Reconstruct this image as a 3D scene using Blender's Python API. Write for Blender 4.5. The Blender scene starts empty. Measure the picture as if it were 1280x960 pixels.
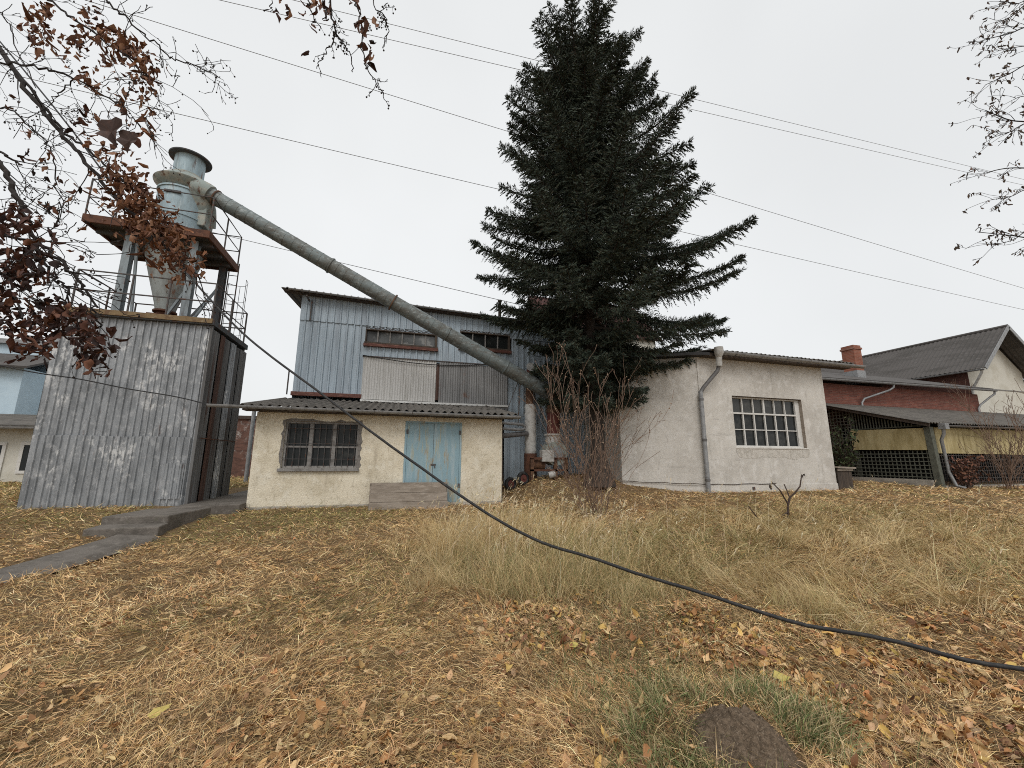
import bpy, math, random
import numpy as np
from mathutils import Vector, Matrix
random.seed(7); RNG = np.random.default_rng(11)
scene = bpy.context.scene
COL = scene.collection
rad = math.radians

# ------------------------------------------------------------------ camera
F, PITCH, ROLL, YAW = 500.0, 0.18343, 0.00479, 0.28221
CAM = np.array([0, 0, 1.6])
def cam_axes():
    fw = np.array([math.sin(YAW)*math.cos(PITCH), math.cos(YAW)*math.cos(PITCH), math.sin(PITCH)])
    rt = np.array([math.cos(YAW), -math.sin(YAW), 0.0]); up = np.cross(rt, fw)
    return rt*math.cos(ROLL)+up*math.sin(ROLL), -rt*math.sin(ROLL)+up*math.cos(ROLL), fw
RT, UP, FW = cam_axes()
cd = bpy.data.cameras.new('camera'); cam = bpy.data.objects.new('camera', cd); COL.objects.link(cam)
cd.sensor_width = 36; cd.lens = 36*F/1280; cd.clip_start = .05; cd.clip_end = 3000
cam.matrix_world = Matrix(((RT[0], UP[0], -FW[0], CAM[0]), (RT[1], UP[1], -FW[1], CAM[1]), (RT[2], UP[2], -FW[2], CAM[2]), (0, 0, 0, 1)))
scene.camera = cam
def ray(px, py): return ((px-640)/F)*RT - ((py-480)/F)*UP + FW
def at(px, py, Y=None, X=None, Z=None, t=None):
    d = ray(px, py)
    if Y is not None: t = (Y-CAM[1])/d[1]
    elif X is not None: t = (X-CAM[0])/d[0]
    elif Z is not None: t = (Z-CAM[2])/d[2]
    return Vector(CAM+t*d)

# ------------------------------------------------------------------ terrain height
def ss(a, b, t):
    u = np.clip((t-a)/(b-a), 0, 1); return u*u*(3-2*u)
_tab = RNG.random((256, 256))
def vnoise(x, y):
    xi = np.floor(x).astype(int); yi = np.floor(y).astype(int); fx = x-xi; fy = y-yi
    fx = fx*fx*(3-2*fx); fy = fy*fy*(3-2*fy)
    a = _tab[xi % 256, yi % 256]; b = _tab[(xi+1) % 256, yi % 256]; c = _tab[xi % 256, (yi+1) % 256]; d = _tab[(xi+1) % 256, (yi+1) % 256]
    return (a*(1-fx)+b*fx)*(1-fy)+(c*(1-fx)+d*fx)*fy
def ground_z(x, y, bumps=True):
    x = np.asarray(x, float); y = np.asarray(y, float)
    z = .05*np.minimum(y, 11)+.2*ss(3, 8, x)+.12*ss(3.2, 4.5, -x)*ss(6, 9, y)
    z = z+.38*ss(9.6, 11.6, y)*ss(2.9, 4.2, x)*(1-ss(7.2, 9, x))
    if bumps:
        fade = 1-.7*ss(7, 9.5, y)
        z = z+fade*(.07*(vnoise(x*.9+3, y*.9)-.5)+.06*(vnoise(x*2.7, y*2.7+9)-.5)+.045*(vnoise(x*6, y*6)-.5)+.02*(vnoise(x*14, y*14)-.5))
        z = z-.03*np.exp(-((x+3.9)**2+(y-7)**2)/3)
    return z
def gz(x, y, b=True): return float(ground_z(x, y, b))

# ------------------------------------------------------------------ object helpers
def tag(o, label=None, cat=None, group=None, kind=None):
    if label: o['label'] = label
    if cat: o['category'] = cat
    if group: o['group'] = group
    if kind: o['kind'] = kind
    return o
def thing(name, loc, label, cat, group=None):
    o = bpy.data.objects.new(name, None); COL.objects.link(o); o.empty_display_size = .2
    o.location = loc; o['org'] = tuple(loc)
    return tag(o, label, cat, group)
def org(o): return Vector(o['org']) if o is not None and 'org' in o.keys() else Vector((0, 0, 0))
class MB:
    def __init__(s): s.v = []; s.f = []
    def add(s, vs, fs):
        n = len(s.v); s.v += [tuple(v) for v in vs]; s.f += [tuple(i+n for i in f) for f in fs]; return s
    def box(s, x0, x1, y0, y1, z0, z1):
        return s.add([(x0, y0, z0), (x1, y0, z0), (x1, y1, z0), (x0, y1, z0), (x0, y0, z1), (x1, y0, z1), (x1, y1, z1), (x0, y1, z1)],
                     [(0, 3, 2, 1), (4, 5, 6, 7), (0, 1, 5, 4), (1, 2, 6, 5), (2, 3, 7, 6), (3, 0, 4, 7)])
    def hexa(s, b, t):   # two quads bottom/top
        return s.add(list(b)+list(t), [(3, 2, 1, 0), (4, 5, 6, 7), (0, 1, 5, 4), (1, 2, 6, 5), (2, 3, 7, 6), (3, 0, 4, 7)])
    def bar(s, a, b, w, h=None, up=(0, 0, 1)):
        a = Vector(a); b = Vector(b); h = h or w; d = (b-a).normalized(); u = Vector(up)
        if abs(d.dot(u)) > .95: u = Vector((0, 1, 0))
        r = d.cross(u).normalized(); u = r.cross(d)
        q = [(-1, -1), (1, -1), (1, 1), (-1, 1)]
        return s.hexa([a+r*(w/2*i)+u*(h/2*j) for i, j in q], [b+r*(w/2*i)+u*(h/2*j) for i, j in q])
    def tube(s, pts, r, n=8, cap=True):
        pts = [Vector(p) for p in pts]; m = len(pts)
        rs = list(r) if isinstance(r, (list, tuple)) else [r]*m
        prev = None; n0 = len(s.v)
        for i, p in enumerate(pts):
            d = (pts[min(i+1, m-1)]-pts[max(i-1, 0)])
            d = d.normalized() if d.length > 1e-9 else Vector((0, 0, 1))
            if prev is None:
                u = Vector((0, 0, 1)) if abs(d.z) < .9 else Vector((1, 0, 0)); u = (u-d*u.dot(d)).normalized()
            else:
                u = prev-d*prev.dot(d); u = u.normalized() if u.length > 1e-6 else d.orthogonal().normalized()
            prev = u; w = d.cross(u)
            for k in range(n):
                a = 2*math.pi*k/n; s.v.append(tuple(p+(u*math.cos(a)+w*math.sin(a))*rs[i]))
        for i in range(m-1):
            for k in range(n):
                a = n0+i*n+k; b = n0+i*n+(k+1) % n; s.f.append((a, b, b+n, a+n))
        if cap:
            s.f.append(tuple(n0+k for k in range(n))[::-1]); s.f.append(tuple(n0+(m-1)*n+k for k in range(n)))
        return s
    def lathe(s, c, prof, n=32):   # prof: (r,z) list; open surface
        n0 = len(s.v)
        for r, z in prof:
            for k in range(n):
                a = 2*math.pi*k/n; s.v.append((c[0]+r*math.cos(a), c[1]+r*math.sin(a), c[2]+z))
        for i in range(len(prof)-1):
            for k in range(n):
                a = n0+i*n+k; b = n0+i*n+(k+1) % n; s.f.append((a, b, b+n, a+n))
        return s
    def poly(s, pts, z0, z1):
        n = len(pts); return s.add([(x, y, z0) for x, y in pts]+[(x, y, z1) for x, y in pts],
                 [tuple(range(n))[::-1], tuple(range(n, 2*n))]+[(i, (i+1) % n, n+(i+1) % n, n+i) for i in range(n)])
    def build(s, name, m, parent=None, smooth=False, bevel=0, label=None, solid=0):
        o_ = org(parent)
        me = bpy.data.meshes.new(name); me.from_pydata([(x-o_.x, y-o_.y, z-o_.z) for x, y, z in s.v], [], s.f)
        if m: me.materials.append(m)
        if smooth:
            me.polygons.foreach_set('use_smooth', [True]*len(me.polygons))
            try: me.set_sharp_from_angle(angle=rad(40))
            except Exception: pass
        o = bpy.data.objects.new(name, me); COL.objects.link(o)
        if parent is not None: o.parent = parent
        o['org'] = tuple(o_)
        if bevel:
            b = o.modifiers.new('b', 'BEVEL'); b.width = bevel; b.segments = 2; b.limit_method = 'ANGLE'
        if solid:
            b = o.modifiers.new('s', 'SOLIDIFY'); b.thickness = solid; b.offset = 0
        if label: o['label'] = label
        return o
def np_mesh(name, verts, sizes, loops, m, parent=None, col=None, smooth=False):
    me = bpy.data.meshes.new(name); verts = np.asarray(verts, np.float32).copy()
    o_ = org(parent); verts -= np.array(o_, np.float32)
    me.vertices.add(len(verts)); me.vertices.foreach_set('co', verts.ravel())
    me.loops.add(len(loops)); me.loops.foreach_set('vertex_index', np.asarray(loops, np.int32))
    me.polygons.add(len(sizes)); st = np.concatenate([[0], np.cumsum(sizes)[:-1]]).astype(np.int32)
    me.polygons.foreach_set('loop_start', st)
    try: me.polygons.foreach_set('loop_total', np.asarray(sizes, np.int32))
    except Exception: pass
    if col is not None:
        a = me.color_attributes.new('tint', 'FLOAT_COLOR', 'POINT')
        c = np.ones((len(verts), 4), np.float32); c[:, :3] = col; a.data.foreach_set('color', c.ravel())
    me.update(calc_edges=True); me.validate()
    if smooth: me.polygons.foreach_set('use_smooth', [True]*len(me.polygons))
    me.materials.append(m)
    o = bpy.data.objects.new(name, me); COL.objects.link(o)
    if parent is not None: o.parent = parent
    o['org'] = tuple(o_)
    return o

# ------------------------------------------------------------------ materials
def newmat(name):
    m = bpy.data.materials.new(name); m.use_nodes = True; nt = m.node_tree; nt.nodes.clear()
    out = nt.nodes.new('ShaderNodeOutputMaterial'); p = nt.nodes.new('ShaderNodeBsdfPrincipled')
    nt.links.new(p.outputs[0], out.inputs[0]); return m, nt, p
def mixrgb(nt, fac, a, b, mode='MIX'):
    n = nt.nodes.new('ShaderNodeMix'); n.data_type = 'RGBA'; n.blend_type = mode
    for i, v in ((0, fac), (6, a), (7, b)):
        if isinstance(v, (int, float)): n.inputs[i].default_value = v
        elif isinstance(v, tuple): n.inputs[i].default_value = (*v[:3], 1)
        else: nt.links.new(v, n.inputs[i])
    return n.outputs[2]
def coords(nt, scale=(1, 1, 1), loc=(0, 0, 0)):
    t = nt.nodes.new('ShaderNodeTexCoord'); mp = nt.nodes.new('ShaderNodeMapping')
    mp.inputs['Scale'].default_value = scale; mp.inputs['Location'].default_value = loc
    nt.links.new(t.outputs['Object'], mp.inputs[0]); return mp.outputs[0]
def noise(nt, scale, detail=5, rough=.6, loc=(0, 0, 0)):
    n = nt.nodes.new('ShaderNodeTexNoise'); n.inputs['Scale'].default_value = 1; n.inputs['Detail'].default_value = detail
    n.inputs['Roughness'].default_value = rough
    nt.links.new(coords(nt, scale if isinstance(scale, tuple) else (scale,)*3, loc), n.inputs['Vector']); return n.outputs[0]
def ramp(nt, src, lo, hi, a=0., b=1.):
    n = nt.nodes.new('ShaderNodeMapRange'); nt.links.new(src, n.inputs[0])
    n.inputs[1].default_value = lo; n.inputs[2].default_value = hi; n.inputs[3].default_value = a; n.inputs[4].default_value = b
    n.interpolation_type = 'SMOOTHSTEP'; return n.outputs[0]
_k = [0]
def worn(name, base, layers=(), rough=.75, metal=0., bump=0., bscale=30, spec=.4, bdist=.02):
    """base colour with noise-masked layers (colour, scale, lo, hi, strength)"""
    m, nt, p = newmat(name); c = base
    _k[0] += 1
    for i, (lc, sc, lo, hi, st, *sec) in enumerate(layers):
        n = noise(nt, sc, 6, .65, (i*7.3+_k[0]*3.1, i*3.7, i*5.1+_k[0])); fac = ramp(nt, n, lo, hi, 0, st)
        if sec:
            mu = nt.nodes.new('ShaderNodeMath'); mu.operation = 'MULTIPLY'; nt.links.new(fac, mu.inputs[0])
            nt.links.new(ramp(nt, noise(nt, sec[0], 5, .7, (i*2.2, 9.1, i+_k[0]*1.7)), sec[1], sec[2]), mu.inputs[1]); fac = mu.outputs[0]
        c = mixrgb(nt, fac, c, lc)
    if isinstance(c, tuple): p.inputs['Base Color'].default_value = (*c, 1)
    else: nt.links.new(c, p.inputs['Base Color'])
    p.inputs['Roughness'].default_value = rough; p.inputs['Metallic'].default_value = metal
    p.inputs['Specular IOR Level'].default_value = spec
    if bump:
        b = nt.nodes.new('ShaderNodeBump'); b.inputs['Strength'].default_value = bump; b.inputs['Distance'].default_value = bdist
        nt.links.new(noise(nt, bscale, 6, .7), b.inputs['Height']); nt.links.new(b.outputs[0], p.inputs['Normal'])
    return m
def tinted(name, rough=.85, trans=0., vary=None):
    m, nt, p = newmat(name)
    a = nt.nodes.new('ShaderNodeAttribute'); a.attribute_name = 'tint'; a.attribute_type = 'GEOMETRY'
    nt.links.new(a.outputs['Color'], p.inputs['Base Color']); p.inputs['Roughness'].default_value = rough
    p.inputs['Specular IOR Level'].default_value = .25
    return m
M = {}
RUST = (.12, .045, .022); RUST2 = (.2, .075, .03); GRIME = (.06, .055, .05)
M['sheet'] = worn('weathered_zinc_sheet', (.30, .315, .33), [((.18, .19, .20), (6, 6, 1.1), .40, .62, .85), ((.42, .43, .44), (7, 7, 5), .5, .66, .6), ((.12, .12, .125), (50, 50, 30), .56, .66, .6),
    ((.70, .70, .69), (1.25, 1.25, 1.1), .53, .62, .72, (14, 14, 6), .46, .57), ((.60, .60, .60), (40, 40, 16), .60, .68, .6), (RUST, (9, 9, 2), .62, .74, .6)], .5, .25, .12, 60)
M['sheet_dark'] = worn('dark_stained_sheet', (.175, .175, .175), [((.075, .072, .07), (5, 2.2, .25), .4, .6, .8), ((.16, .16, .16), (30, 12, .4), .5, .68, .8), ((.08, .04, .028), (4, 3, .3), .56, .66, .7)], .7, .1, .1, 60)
M['rust_sheet'] = worn('rust_brown_sheet', (.1, .055, .042), [((.05, .03, .025), (6, 6, .5), .45, .6, .8), ((.16, .15, .14), (20, 20, .4), .55, .7, .5)], .8)
M['blue_sheet'] = worn('pale_blue_sheet', (.40, .475, .535), [((.29, .335, .38), (7, 7, .5), .42, .64, .8), ((.55, .60, .64), (18, 18, .6), .56, .7, .6), ((.12, .1, .09), (22, 22, 2), .69, .76, .7), (RUST, (5, 5, .7), .7, .8, .6)], .6, .0, .08, 50)
M['white_sheet'] = worn('off_white_corrugated_sheet', (.56, .55, .53), [((.40, .39, .36), (14, 14, .6), .48, .65, .7), (RUST, (10, 10, .5), .69, .78, .5)], .65)
M['grey_sheet'] = worn('grey_corrugated_sheet', (.25, .25, .25), [((.15, .15, .15), (9, 9, .4), .45, .62, .7), ((.34, .33, .32), (24, 24, .5), .56, .7, .6), (RUST2, (2.2, 2.2, 1.5), .60, .70, .6)], .68)
M['eternit'] = worn('mossy_fibre_cement', (.135, .122, .108), [((.06, .055, .05), (3, 3, 3), .45, .62, .7), ((.24, .225, .19), (22, 22, 22), .55, .7, .7), ((.085, .09, .045), (7, 7, 7), .58, .7, .6)], .95, 0, .4, 90)
M['roof_grey'] = worn('grey_roof_sheets', (.098, .09, .085), [((.06, .055, .05), (2, .5, 2), .45, .62, .7), ((.19, .185, .18), (14, 4, 14), .56, .7, .5)], .9, 0, .2, 80)
M['roof_dark'] = worn('dark_roof_felt', (.05, .05, .052), [((.09, .09, .09), 5, .5, .7, .6)], .9)
M['cream'] = worn('cream_render', (.76, .69, .55), [((.56, .495, .37), 1.6, .4, .66, .8), ((.34, .29, .215), (3, 3, .4), .55, .66, .45, (12, 12, 2), .4, .6), ((.78, .73, .61), 5, .5, .66, .7), ((.46, .40, .29), (13, 13, 9), .54, .66, .6), ((.27, .235, .18), (24, 24, 16), .62, .70, .7), ((.33, .29, .22), (11, 11, .8), .62, .78, .5)], .95, 0, .55, 30, .2, .035)
M['plaster'] = worn('pale_grey_render', (.62, .59, .54), [((.48, .45, .405), .9, .4, .64, .8), ((.30, .28, .245), (3.5, 3.5, .35), .55, .66, .45, (12, 12, 2), .4, .6), ((.35, .33, .30), (.7, .7, 5), .6, .66, .35), ((.70, .675, .635), 4, .48, .66, .7), ((.44, .41, .37), (14, 14, 9), .54, .68, .5), ((.36, .335, .30), (6, 6, 1.6), .6, .74, .5), ((.32, .30, .265), (26, 26, 18), .63, .72, .5)], .95, 0, .4, 26, .2, .03)
M['plaster_patch'] = worn('rough_render_patch', (.60, .565, .51), [((.42, .39, .34), (9, 9, 5), .45, .62, .7), ((.3, .275, .24), (20, 20, 3), .58, .7, .6)], .95, 0, .6, 40, .2, .04)
M['plinth'] = worn('stained_concrete_plinth', (.42, .39, .34), [((.25, .23, .2), (4, 4, 6), .45, .62, .8), ((.16, .16, .11), 9, .58, .72, .6)], .95, 0, .5, 30)
M['concrete'] = worn('old_concrete', (.17, .15, .13), [((.095, .083, .07), 2.2, .42, .62, .85), ((.25, .225, .195), 14, .54, .68, .6), ((.06, .052, .045), 26, .6, .7, .6), ((.1, .105, .06), 6, .6, .72, .7)], .95, 0, .5, 40)
M['grey_mortar'] = worn('bare_grey_mortar', (.2, .185, .17), [((.11, .1, .09), 14, .45, .62, .8)], .95, 0, .6, 40)
M['blue_paint'] = worn('peeling_blue_paint', (.24, .36, .41), [((.36, .44, .465), (9, 9, 1), .46, .66, .8), ((.36, .36, .27), (15, 15, 1.6), .53, .63, .75), ((.33, .26, .155), (5, 5, 1.1), .57, .67, .8), ((.12, .11, .09), (24, 24, 4), .68, .74, .8)], .6, 0, .15, 60)
M['old_wood'] = worn('grey_weathered_wood', (.30, .255, .21), [((.20, .165, .13), (2, 10, 10), .42, .6, .8), ((.40, .35, .295), (5, 20, 24), .54, .68, .7), ((.12, .1, .08), (4, 30, 40), .62, .72, .7)], .9, 0, .3, 40)
M['dark_wood'] = worn('dark_brown_wood', (.09, .068, .052), [((.045, .035, .03), (9, 9, 1.2), .42, .62, .8), ((.15, .12, .1), (20, 20, 2), .58, .7, .5)], .9)
M['red_wood'] = worn('flaking_red_brown_paint', (.125, .05, .038), [((.24, .12, .09), (6, 6, 30), .5, .64, .8), ((.06, .03, .025), 9, .52, .68, .7), ((.4, .33, .3), (12, 12, 40), .62, .7, .6)], .8)
M['grey_frame'] = worn('grey_painted_frame', (.23, .22, .21), [((.12, .11, .10), (9, 9, 9), .46, .64, .8), ((.45, .45, .44), 20, .58, .7, .5)], .75)
M['white_frame'] = worn('dirty_white_frame', (.66, .645, .61), [((.42, .40, .36), (12, 12, 12), .52, .7, .7), ((.25, .22, .19), 30, .66, .74, .7)], .6)
M['glass'] = worn('dark_window_glass', (.018, .020, .020), [((.06, .06, .055), 3, .5, .68, .7)], .08, 0, .1, 3, .2)
M['glass_reflect'] = worn('painted_reflection_glass', (.10, .105, .105), [((.26, .26, .25), 2, .5, .58, .8), ((.03, .03, .03), 1.1, .5, .56, .8)], .2, 0, .04, 3, .5)  # pale and dark areas paint reflected sky and roof into the pane colour
M['glass_dim'] = worn('dim_window_glass', (.045, .045, .042), [((.10, .10, .09), 3, .5, .66, .7)], .2, 0, .05, 3, .3)
M['zinc'] = worn('dull_zinc', (.30, .305, .31), [((.18, .18, .18), (8, 8, 8), .45, .64, .7), ((.46, .46, .45), 20, .58, .72, .6)], .55, .3)
M['zinc_dark'] = worn('stained_zinc', (.17, .165, .165), [((.09, .085, .08), 6, .45, .64, .7), ((.27, .265, .26), 20, .58, .72, .6)], .6, .25)
M['white_pipe'] = worn('whitish_metal', (.50, .49, .465), [((.27, .255, .23), 8, .46, .66, .7), (RUST2, 14, .66, .74, .6)], .6)
M['duct'] = worn('weathered_duct_metal', (.185, .215, .215), [((.13, .125, .11), (2.2, 4, 4), .42, .60, .75), ((.34, .375, .375), (6, 14, 14), .52, .66, .8), ((.11, .082, .06), (9, 16, 16), .56, .66, .7), ((.45, .44, .41), (14, 20, 20), .62, .7, .6), (RUST2, (11, 20, 20), .66, .73, .7)], .6, .2, .08, 40)
M['duct_rusty'] = worn('orange_rusted_metal', (.155, .082, .045), [((.07, .036, .024), 7, .42, .6, .85), ((.30, .25, .19), 12, .6, .7, .6)], .85)
M['red_metal'] = worn('faded_red_metal', (.15, .045, .035), [((.07, .034, .026), 8, .46, .64, .7)], .75)
M['cyc'] = worn('pale_blue_green_steel', (.34, .44, .485), [((.24, .30, .32), (4, 4, 1), .44, .62, .85), ((.48, .56, .58), (14, 14, 2), .54, .66, .7), (RUST, (9, 9, .8), .57, .67, .85), ((.045, .035, .03), (30, 30, 6), .66, .72, .8)], .6, .1, .1, 50)
M['cyc_dirty'] = worn('stained_green_grey_steel', (.27, .31, .29), [((.40, .38, .32), 5, .46, .62, .85), (RUST, (9, 9, 3), .53, .65, .85), ((.07, .055, .045), (14, 14, 5), .62, .7, .8)], .7)
M['cone'] = worn('rust_streaked_cone_steel', (.34, .37, .36), [((.24, .25, .235), (5, 5, 2), .44, .62, .8), (RUST2, (9, 9, 1.2), .55, .68, .75), ((.06, .04, .03), (22, 22, 5), .6, .68, .8)], .75)
M['steel_blue'] = worn('blue_grey_steel', (.25, .29, .31), [((.15, .165, .17), (9, 9, 2), .45, .64, .8), (RUST, (12, 12, 3), .58, .68, .8)], .7)
M['rail'] = worn('dark_rusted_rail', (.085, .08, .078), [(RUST, 12, .5, .66, .8)], .7)
M['rust'] = worn('brown_rust', (.125, .055, .033), [((.06, .03, .022), 8, .45, .63, .8), ((.24, .13, .09), 18, .58, .7, .7)], .9)
M['rust_yellow'] = worn('yellow_brown_edge', (.21, .145, .075), [((.11, .06, .035), (5, 5, 5), .42, .6, .85), ((.33, .28, .2), 14, .58, .7, .6)], .85)
M['under'] = worn('dark_deck_steel', (.075, .08, .085), [(RUST, 6, .5, .68, .7)], .8)
M['rubber'] = worn('black_rubber', (.018, .018, .019), [((.05, .047, .043), 14, .48, .66, .8), ((.10, .085, .065), 40, .6, .7, .7)], .65)
M['wire'] = worn('grey_overhead_wire', (.16, .16, .165), [], .6)
M['yellow_board'] = worn('faded_yellow_board', (.52, .435, .235), [((.34, .27, .12), (5, 5, 1.2), .42, .62, .8), ((.56, .49, .28), (14, 14, 2), .54, .7, .6), ((.2, .16, .08), (8, 8, 2.5), .62, .74, .6)], .85)
M['lattice'] = worn('grey_green_lattice', (.12, .125, .10), [((.06, .062, .05), 9, .45, .64, .7)], .85)
M['shade_inside'] = worn('painted_interior_shade', (.012, .012, .012), [((.03, .028, .025), 3, .5, .7, .5)], .95)  # near-black colour painted for the shade under the carport roof
M['pale_blue'] = worn('pale_blue_render', (.50, .62, .70), [((.42, .53, .61), 1.5, .42, .66, .7), ((.58, .68, .74), 5, .54, .7, .5)], .9, 0, .2, 30)
M['gable_white'] = worn('off_white_render', (.62, .6, .53), [((.5, .47, .39), 1.2, .44, .66, .7), ((.4, .37, .3), (4, 4, 1), .62, .76, .5)], .9, 0, .2, 30)
M['bark'] = worn('brown_bark', (.055, .043, .035), [((.025, .02, .017), (20, 20, 4), .44, .62, .8), ((.1, .085, .07), (30, 30, 6), .58, .7, .6)], .95, 0, .5, 40)
M['twig'] = worn('dark_twig_bark', (.022, .017, .015), [((.05, .038, .032), 30, .5, .7, .6)], .85)
M['bush_twig'] = worn('pale_brown_twig', (.21, .14, .10), [((.11, .068, .05), 14, .44, .62, .8), ((.28, .215, .155), 30, .58, .7, .7)], .9)
M['dark_stem'] = worn('dark_brown_stem', (.06, .04, .032), [((.11, .07, .055), 14, .5, .7, .7)], .9)
M['soil'] = worn('dark_crumbly_soil', (.24, .175, .12), [((.12, .088, .06), 40, .42, .6, .85), ((.38, .30, .22), 90, .54, .66, .8)], 1, 0, 1, 70, .2, .03)
M['earth'] = worn('thatchy_earth', (.30, .20, .105), [((.2, .135, .075), 2.6, .42, .64, .8), ((.36, .26, .14), 16, .48, .66, .85), ((.17, .15, .065), .7, .52, .7, .6), ((.08, .055, .035), 40, .55, .68, .7)], 1, 0, .9, 60, .15, .05)
M['tint'] = tinted('plant_fibre')
M['leaf'] = tinted('dry_leaf', .7)
M['needle'] = tinted('spruce_needles', .75)
M['yellow_leaf'] = worn('pale_yellow_leaf', (.52, .42, .12), [((.36, .25, .07), 40, .5, .7, .7)], .7)
M['dark_tile'] = worn('dark_red_tile', (.075, .03, .024), [((.04, .02, .018), 4, .44, .62, .8)], .9)
M['oldbrick'] = worn('whitewashed_old_brick', (.16, .085, .065), [((.09, .05, .04), (3, 3, 9), .44, .6, .8), ((.5, .48, .45), (2, 2, 1.4), .5, .62, .8, (9, 9, 9), .42, .6)], .95)
M['old_lime'] = worn('white_limewash', (.7, .7, .68), [((.45, .43, .4), 12, .5, .66, .8)], .9)
def brickmat(name, c1, c2, mortar, sx, axis):
    m, nt, p = newmat(name); b = nt.nodes.new('ShaderNodeTexBrick')
    t = nt.nodes.new('ShaderNodeTexCoord'); s = nt.nodes.new('ShaderNodeSeparateXYZ'); c = nt.nodes.new('ShaderNodeCombineXYZ')
    nt.links.new(t.outputs['Object'], s.inputs[0]); nt.links.new(s.outputs[axis], c.inputs[0]); nt.links.new(s.outputs['Z'], c.inputs[1])
    nt.links.new(c.outputs[0], b.inputs['Vector']); b.inputs['Scale'].default_value = sx
    b.inputs['Brick Width'].default_value = .6; b.inputs['Row Height'].default_value = .18; b.inputs['Mortar Size'].default_value = .012
    b.inputs['Color1'].default_value = (*c1, 1); b.inputs['Color2'].default_value = (*c2, 1); b.inputs['Mortar'].default_value = (*mortar, 1)
    col = mixrgb(nt, ramp(nt, noise(nt, 2.5), .4, .65, 0, .6), b.outputs[0], tuple(v*.55 for v in c1))
    nt.links.new(col, p.inputs['Base Color']); p.inputs['Roughness'].default_value = .95
    return m
M['brick'] = brickmat('red_brick', (.25, .085, .058), (.14, .048, .036), (.22, .16, .13), 2.4, 'X')
M['brick_side'] = brickmat('brown_brick', (.15, .06, .045), (.11, .045, .035), (.13, .1, .085), 2.4, 'Y')
M['chimney'] = brickmat('orange_brick', (.31, .11, .065), (.23, .08, .05), (.3, .22, .18), 2.4, 'X')

# ------------------------------------------------------------------ sheet builders
def profile_x(x0, x1, period, amp, kind, jit=0.):
    """list of (x, offset)"""
    out = []; x = x0
    if kind == 'sine':
        n = max(4, int((x1-x0)/period*8))
        return [(x0+(x1-x0)*i/n, amp*.5*(1-math.cos(2*math.pi*(x1-x0)*i/n/period))) for i in range(n+1)]
    while x < x1-1e-6:
        w = period*(1+random.uniform(-jit, jit))
        for fx, o in ((0, 0), (.60, 0), (.70, amp), (.88, amp), (.98, 0)):
            if x+fx*w < x1: out.append((x+fx*w, o))
        x += w
    out.append((x1, 0)); return out
def corr_wall(x0, x1, z0, z1, y, period, amp, kind='trap', holes=(), jit=0., ztop=None, zbot=None, axis='x', sign=-1, wob=0.):
    """vertical-rib sheet; faces -Y (axis x) or runs along Y facing +X (axis y)"""
    mb = MB(); P = profile_x(x0, x1, period, amp, kind, jit)
    for i in range(len(P)-1):
        (xa, oa), (xb, ob) = P[i], P[i+1]; xm = (xa+xb)/2
        cuts = [(z0, z1)]
        for (hx0, hx1, hz0, hz1) in holes:
            if hx0 < xm < hx1:
                nc = []
                for a, b in cuts:
                    if hz0 > a: nc.append((a, min(b, hz0)))
                    if hz1 < b: nc.append((max(a, hz1), b))
                cuts = [c for c in nc if c[1]-c[0] > .005]
        for a, b in cuts:
            q = []
            for (xx, oo, zz) in ((xa, oa, a), (xb, ob, a), (xb, ob, b), (xa, oa, b)):
                if ztop and zz == z1: zz = ztop(xx)
                if zbot and zz == z0: zz = zbot(xx)
                w = wob*math.sin(xx*3.1+zz*.7)
                q.append((xx, y+sign*(oo+w), zz) if axis == 'x' else (y+sign*(oo+w), xx, zz))
            mb.add(q, [(0, 1, 2, 3)])
    return mb
def corr_roof(x0, x1, A, B, period, amp, th=.012, kind='sine', xo=0., jag=0., seg=1, zs=0.):
    """waves across x, running from A=(y,z) to B=(y,z); xo shears x at B"""
    mb = MB(); P = profile_x(x0, x1, period, amp, kind); n = len(P)
    rows = []
    for k in range(seg+1):
        t = k/seg
        for dz in (0, -th):
            r = []
            for (x, o) in P:
                j = jag*math.sin(x*7.7)*(1-t)
                r.append((x+xo*t, A[0]+(B[0]-A[0])*t+j, A[1]+(B[1]-A[1])*t+o+dz+zs*(x-x0)))
            rows.append(r)
    n0 = 0
    for r in rows: mb.v += r
    for k in range(seg):
        for i in range(n-1):
            a = 2*k*n+i; b = (2*k+2)*n+i
            mb.f.append((a, a+1, b+1, b)); mb.f.append((a+n+1, a+n, b+n, b+n+1))
    for i in range(n-1): mb.f.append((n+i, n+i+1, i+1, i))
    e = 2*seg*n
    for i in range(n-1): mb.f.append((e+i, e+i+1, e+n+i+1, e+n+i))
    return mb
def wall_holes(x0, x1, z0, z1, y, holes, depth=.15, th=.3):
    """wall slab facing -Y with rectangular openings and their reveals"""
    xs = sorted({x0, x1, *[h[0] for h in holes], *[h[1] for h in holes]}); zs = sorted({z0, z1, *[h[2] for h in holes], *[h[3] for h in holes]})
    mb = MB()
    for i in range(len(xs)-1):
        for j in range(len(zs)-1):
            xm = (xs[i]+xs[i+1])/2; zm = (zs[j]+zs[j+1])/2
            if any(h[0] < xm < h[1] and h[2] < zm < h[3] for h in holes): continue
            a, b, c, d = xs[i], xs[i+1], zs[j], zs[j+1]
            mb.add([(a, y, c), (b, y, c), (b, y, d), (a, y, d)], [(0, 1, 2, 3)])
    for a, b, c, d in holes:
        e = y+depth
        mb.add([(a, y, c), (b, y, c), (b, y, d), (a, y, d), (a, e, c), (b, e, c), (b, e, d), (a, e, d)], [(0, 4, 5, 1), (1, 5, 6, 2), (2, 6, 7, 3), (3, 7, 4, 0)])
    return mb

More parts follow.
